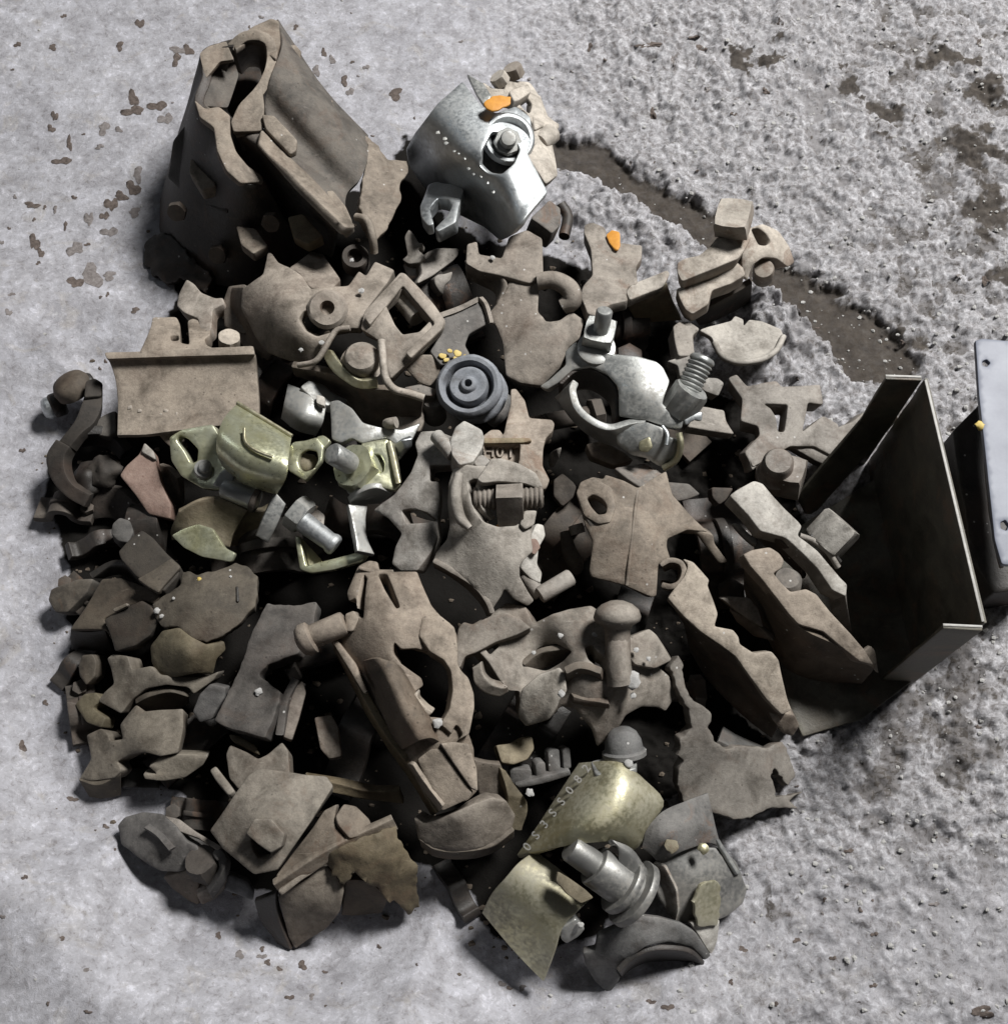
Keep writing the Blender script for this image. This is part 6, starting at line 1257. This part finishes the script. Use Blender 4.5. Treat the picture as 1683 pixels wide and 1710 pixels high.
S('tongue', [(125, 640), (160, 600), (240, 572), (330, 580), (400, 640), (450, 720), (500, 740), (520, 780), (480, 840), (420, 860), (340, 850), (230, 790), (140, 730)], [(125, 640, 22), (260, 575, 30), (510, 770, 38), (340, 850, 26), (320, 700, 40)], 14, 'slate')
L('tongue_ridge', [[(250, 650, 37), (310, 690, 42), (370, 760, 44)], [(280, 630, 37), (350, 680, 42), (400, 740, 44)]], 4, 'slate')
S('strap_over', [(330, 590), (420, 610), (500, 670), (620, 740), (600, 760), (510, 700), (400, 660)], [(330, 590, 34), (620, 740, 46), (400, 660, 38)], 5, 'dusty')
L('collar', [[(600, 740, 46), (640, 790, 46), (620, 860, 44), (560, 960, 30)], [(640, 760, 42), (665, 820, 40), (640, 900, 36), (580, 990, 20)]], 7, 'slate')
N('toothed_nut', (560, 850, 24), (510, 790, 44), 22, 18, 'dark')
S('toe', [(350, 870), (480, 850), (510, 900), (520, 1005), (480, 990), (400, 930)], [(350, 870, 18), (510, 900, 28), (520, 1005, 6)], 8, 'brown')
S('heel', [(500, 960), (560, 930), (640, 880), (650, 920), (590, 980), (525, 1005)], [(500, 960, 22), (640, 880, 34), (525, 1005, 10)], 8, 'warm')
T('bluish_wedge', 'small bluish wedge-shaped tip beside the toothed collar', 'fitting', (700, 920, 0))
S('wedge', [(650, 870), (740, 905), (770, 960), (765, 995), (700, 970), (630, 945)], [(650, 870, 32), (770, 960, 24), (640, 945, 28)], 8, 'rubber')
# ================================================================== black channel and pale plate at the right
F(0, 0, 1)
T('channel_section', 'black folded sheet-metal channel standing on end at the right of the heap', 'channel', (1560, 900, 0))
HC = 150
def wall(name, a, b, t, za=0, zb=HC, mat='sheet', side=1):
    A, Bp = P(a[0], a[1], zb), P(b[0], b[1], zb)
    A0, B0 = A.copy(), Bp.copy(); A0[2] = Bp0 = za; B0[2] = za
    return Lw(name, [[A, Bp], [(A*2+A0)/3, (Bp*2+B0)/3], [(A+A0*2)/3, (Bp+B0*2)/3], [A0, B0]], t, mat, side, ku=4, kv=12, r=0.5, lump=1.3)
wall('back_web', (1543, 632), (1641, 1040), 2.6)
wall('upper_flange', (1478, 628), (1538, 630), 2.6, side=-1)
wall('lower_flange', (1574, 1043), (1639, 1047), 2.6, side=-1)
def rim(a, b, w):
    A, Bp = P(a[0], a[1], HC+0.6), P(b[0], b[1], HC+0.6); d = Bp-A; d /= np.linalg.norm(d); n = np.array([-d[1], d[0], 0])*w/2
    Lw('cut_edge', [[A-n, Bp-n], [A+n, Bp+n]], 0.9, 'sheetedge', 1, ku=2, kv=6, r=0.3, lump=0.1)
rim((1545, 634), (1641, 1038), 2.0); rim((1478, 627), (1538, 629), 1.8); rim((1574, 1043), (1640, 1046), 1.8)
S('dark_base', [(1460, 800), (1530, 745), (1560, 900), (1585, 1090), (1440, 1200), (1340, 1230), (1290, 1120), (1300, 900)], 8, 5, 'sheet', lump=0.4)  # dark sheet added so the channel's inside has its shade as colour
S('side_wing', [(1478, 640), (1440, 700), (1380, 770), (1330, 830), (1350, 870), (1420, 790), (1500, 700)], [(1478, 640, 112), (1330, 830, 22), (1420, 790, 30)], 3, 'sheet', lump=0.3)
T('pale_plate', 'pale blue-white drilled plate at the right edge of the picture', 'plate', (1665, 760, 0))
S('plate', [(1628, 568), (1640, 565), (1720, 572), (1760, 950), (1672, 942), (1660, 900), (1645, 760), (1634, 660)], [(1628, 568, 96), (1720, 572, 96), (1672, 942, 96)], 5, 'whiteplate', cut=0.08, lump=0.2,
  holes=[[(1640, 603), (1647, 600), (1653, 606), (1647, 612), (1640, 610)], [(1670, 872), (1678, 868), (1684, 876), (1680, 886), (1671, 882)]])
L('plate_edge', [[(1628, 570, 92), (1636, 680, 92), (1647, 800, 92), (1662, 905, 92), (1672, 942, 92)], [(1629, 590, 70), (1637, 700, 70), (1645, 810, 70), (1658, 912, 70), (1668, 950, 70)]], 3, 'slate')
rock('yellow_bead', (1636, 711, 94), 4, 'yellow', squash=0.7, seed=2)
rock('pale_bead', (1647, 768, 92), 2.5, 'mortar', squash=0.7, seed=5)
T('bearer_block', 'dark block carrying the pale plate at the right edge', 'block', (1660, 800, 0))
S('block', [(1590, 720), (1640, 670), (1700, 660), (1740, 980), (1660, 990), (1620, 930)], 44, 40, 'black', cut=0.1)
T('loose_pebble', 'small pale pebble below the pale plate at the right edge', 'pebble', (1668, 966, 0))
rock('pebble', (1668, 966, 8), 5, 'mortar', squash=0.7, seed=9)
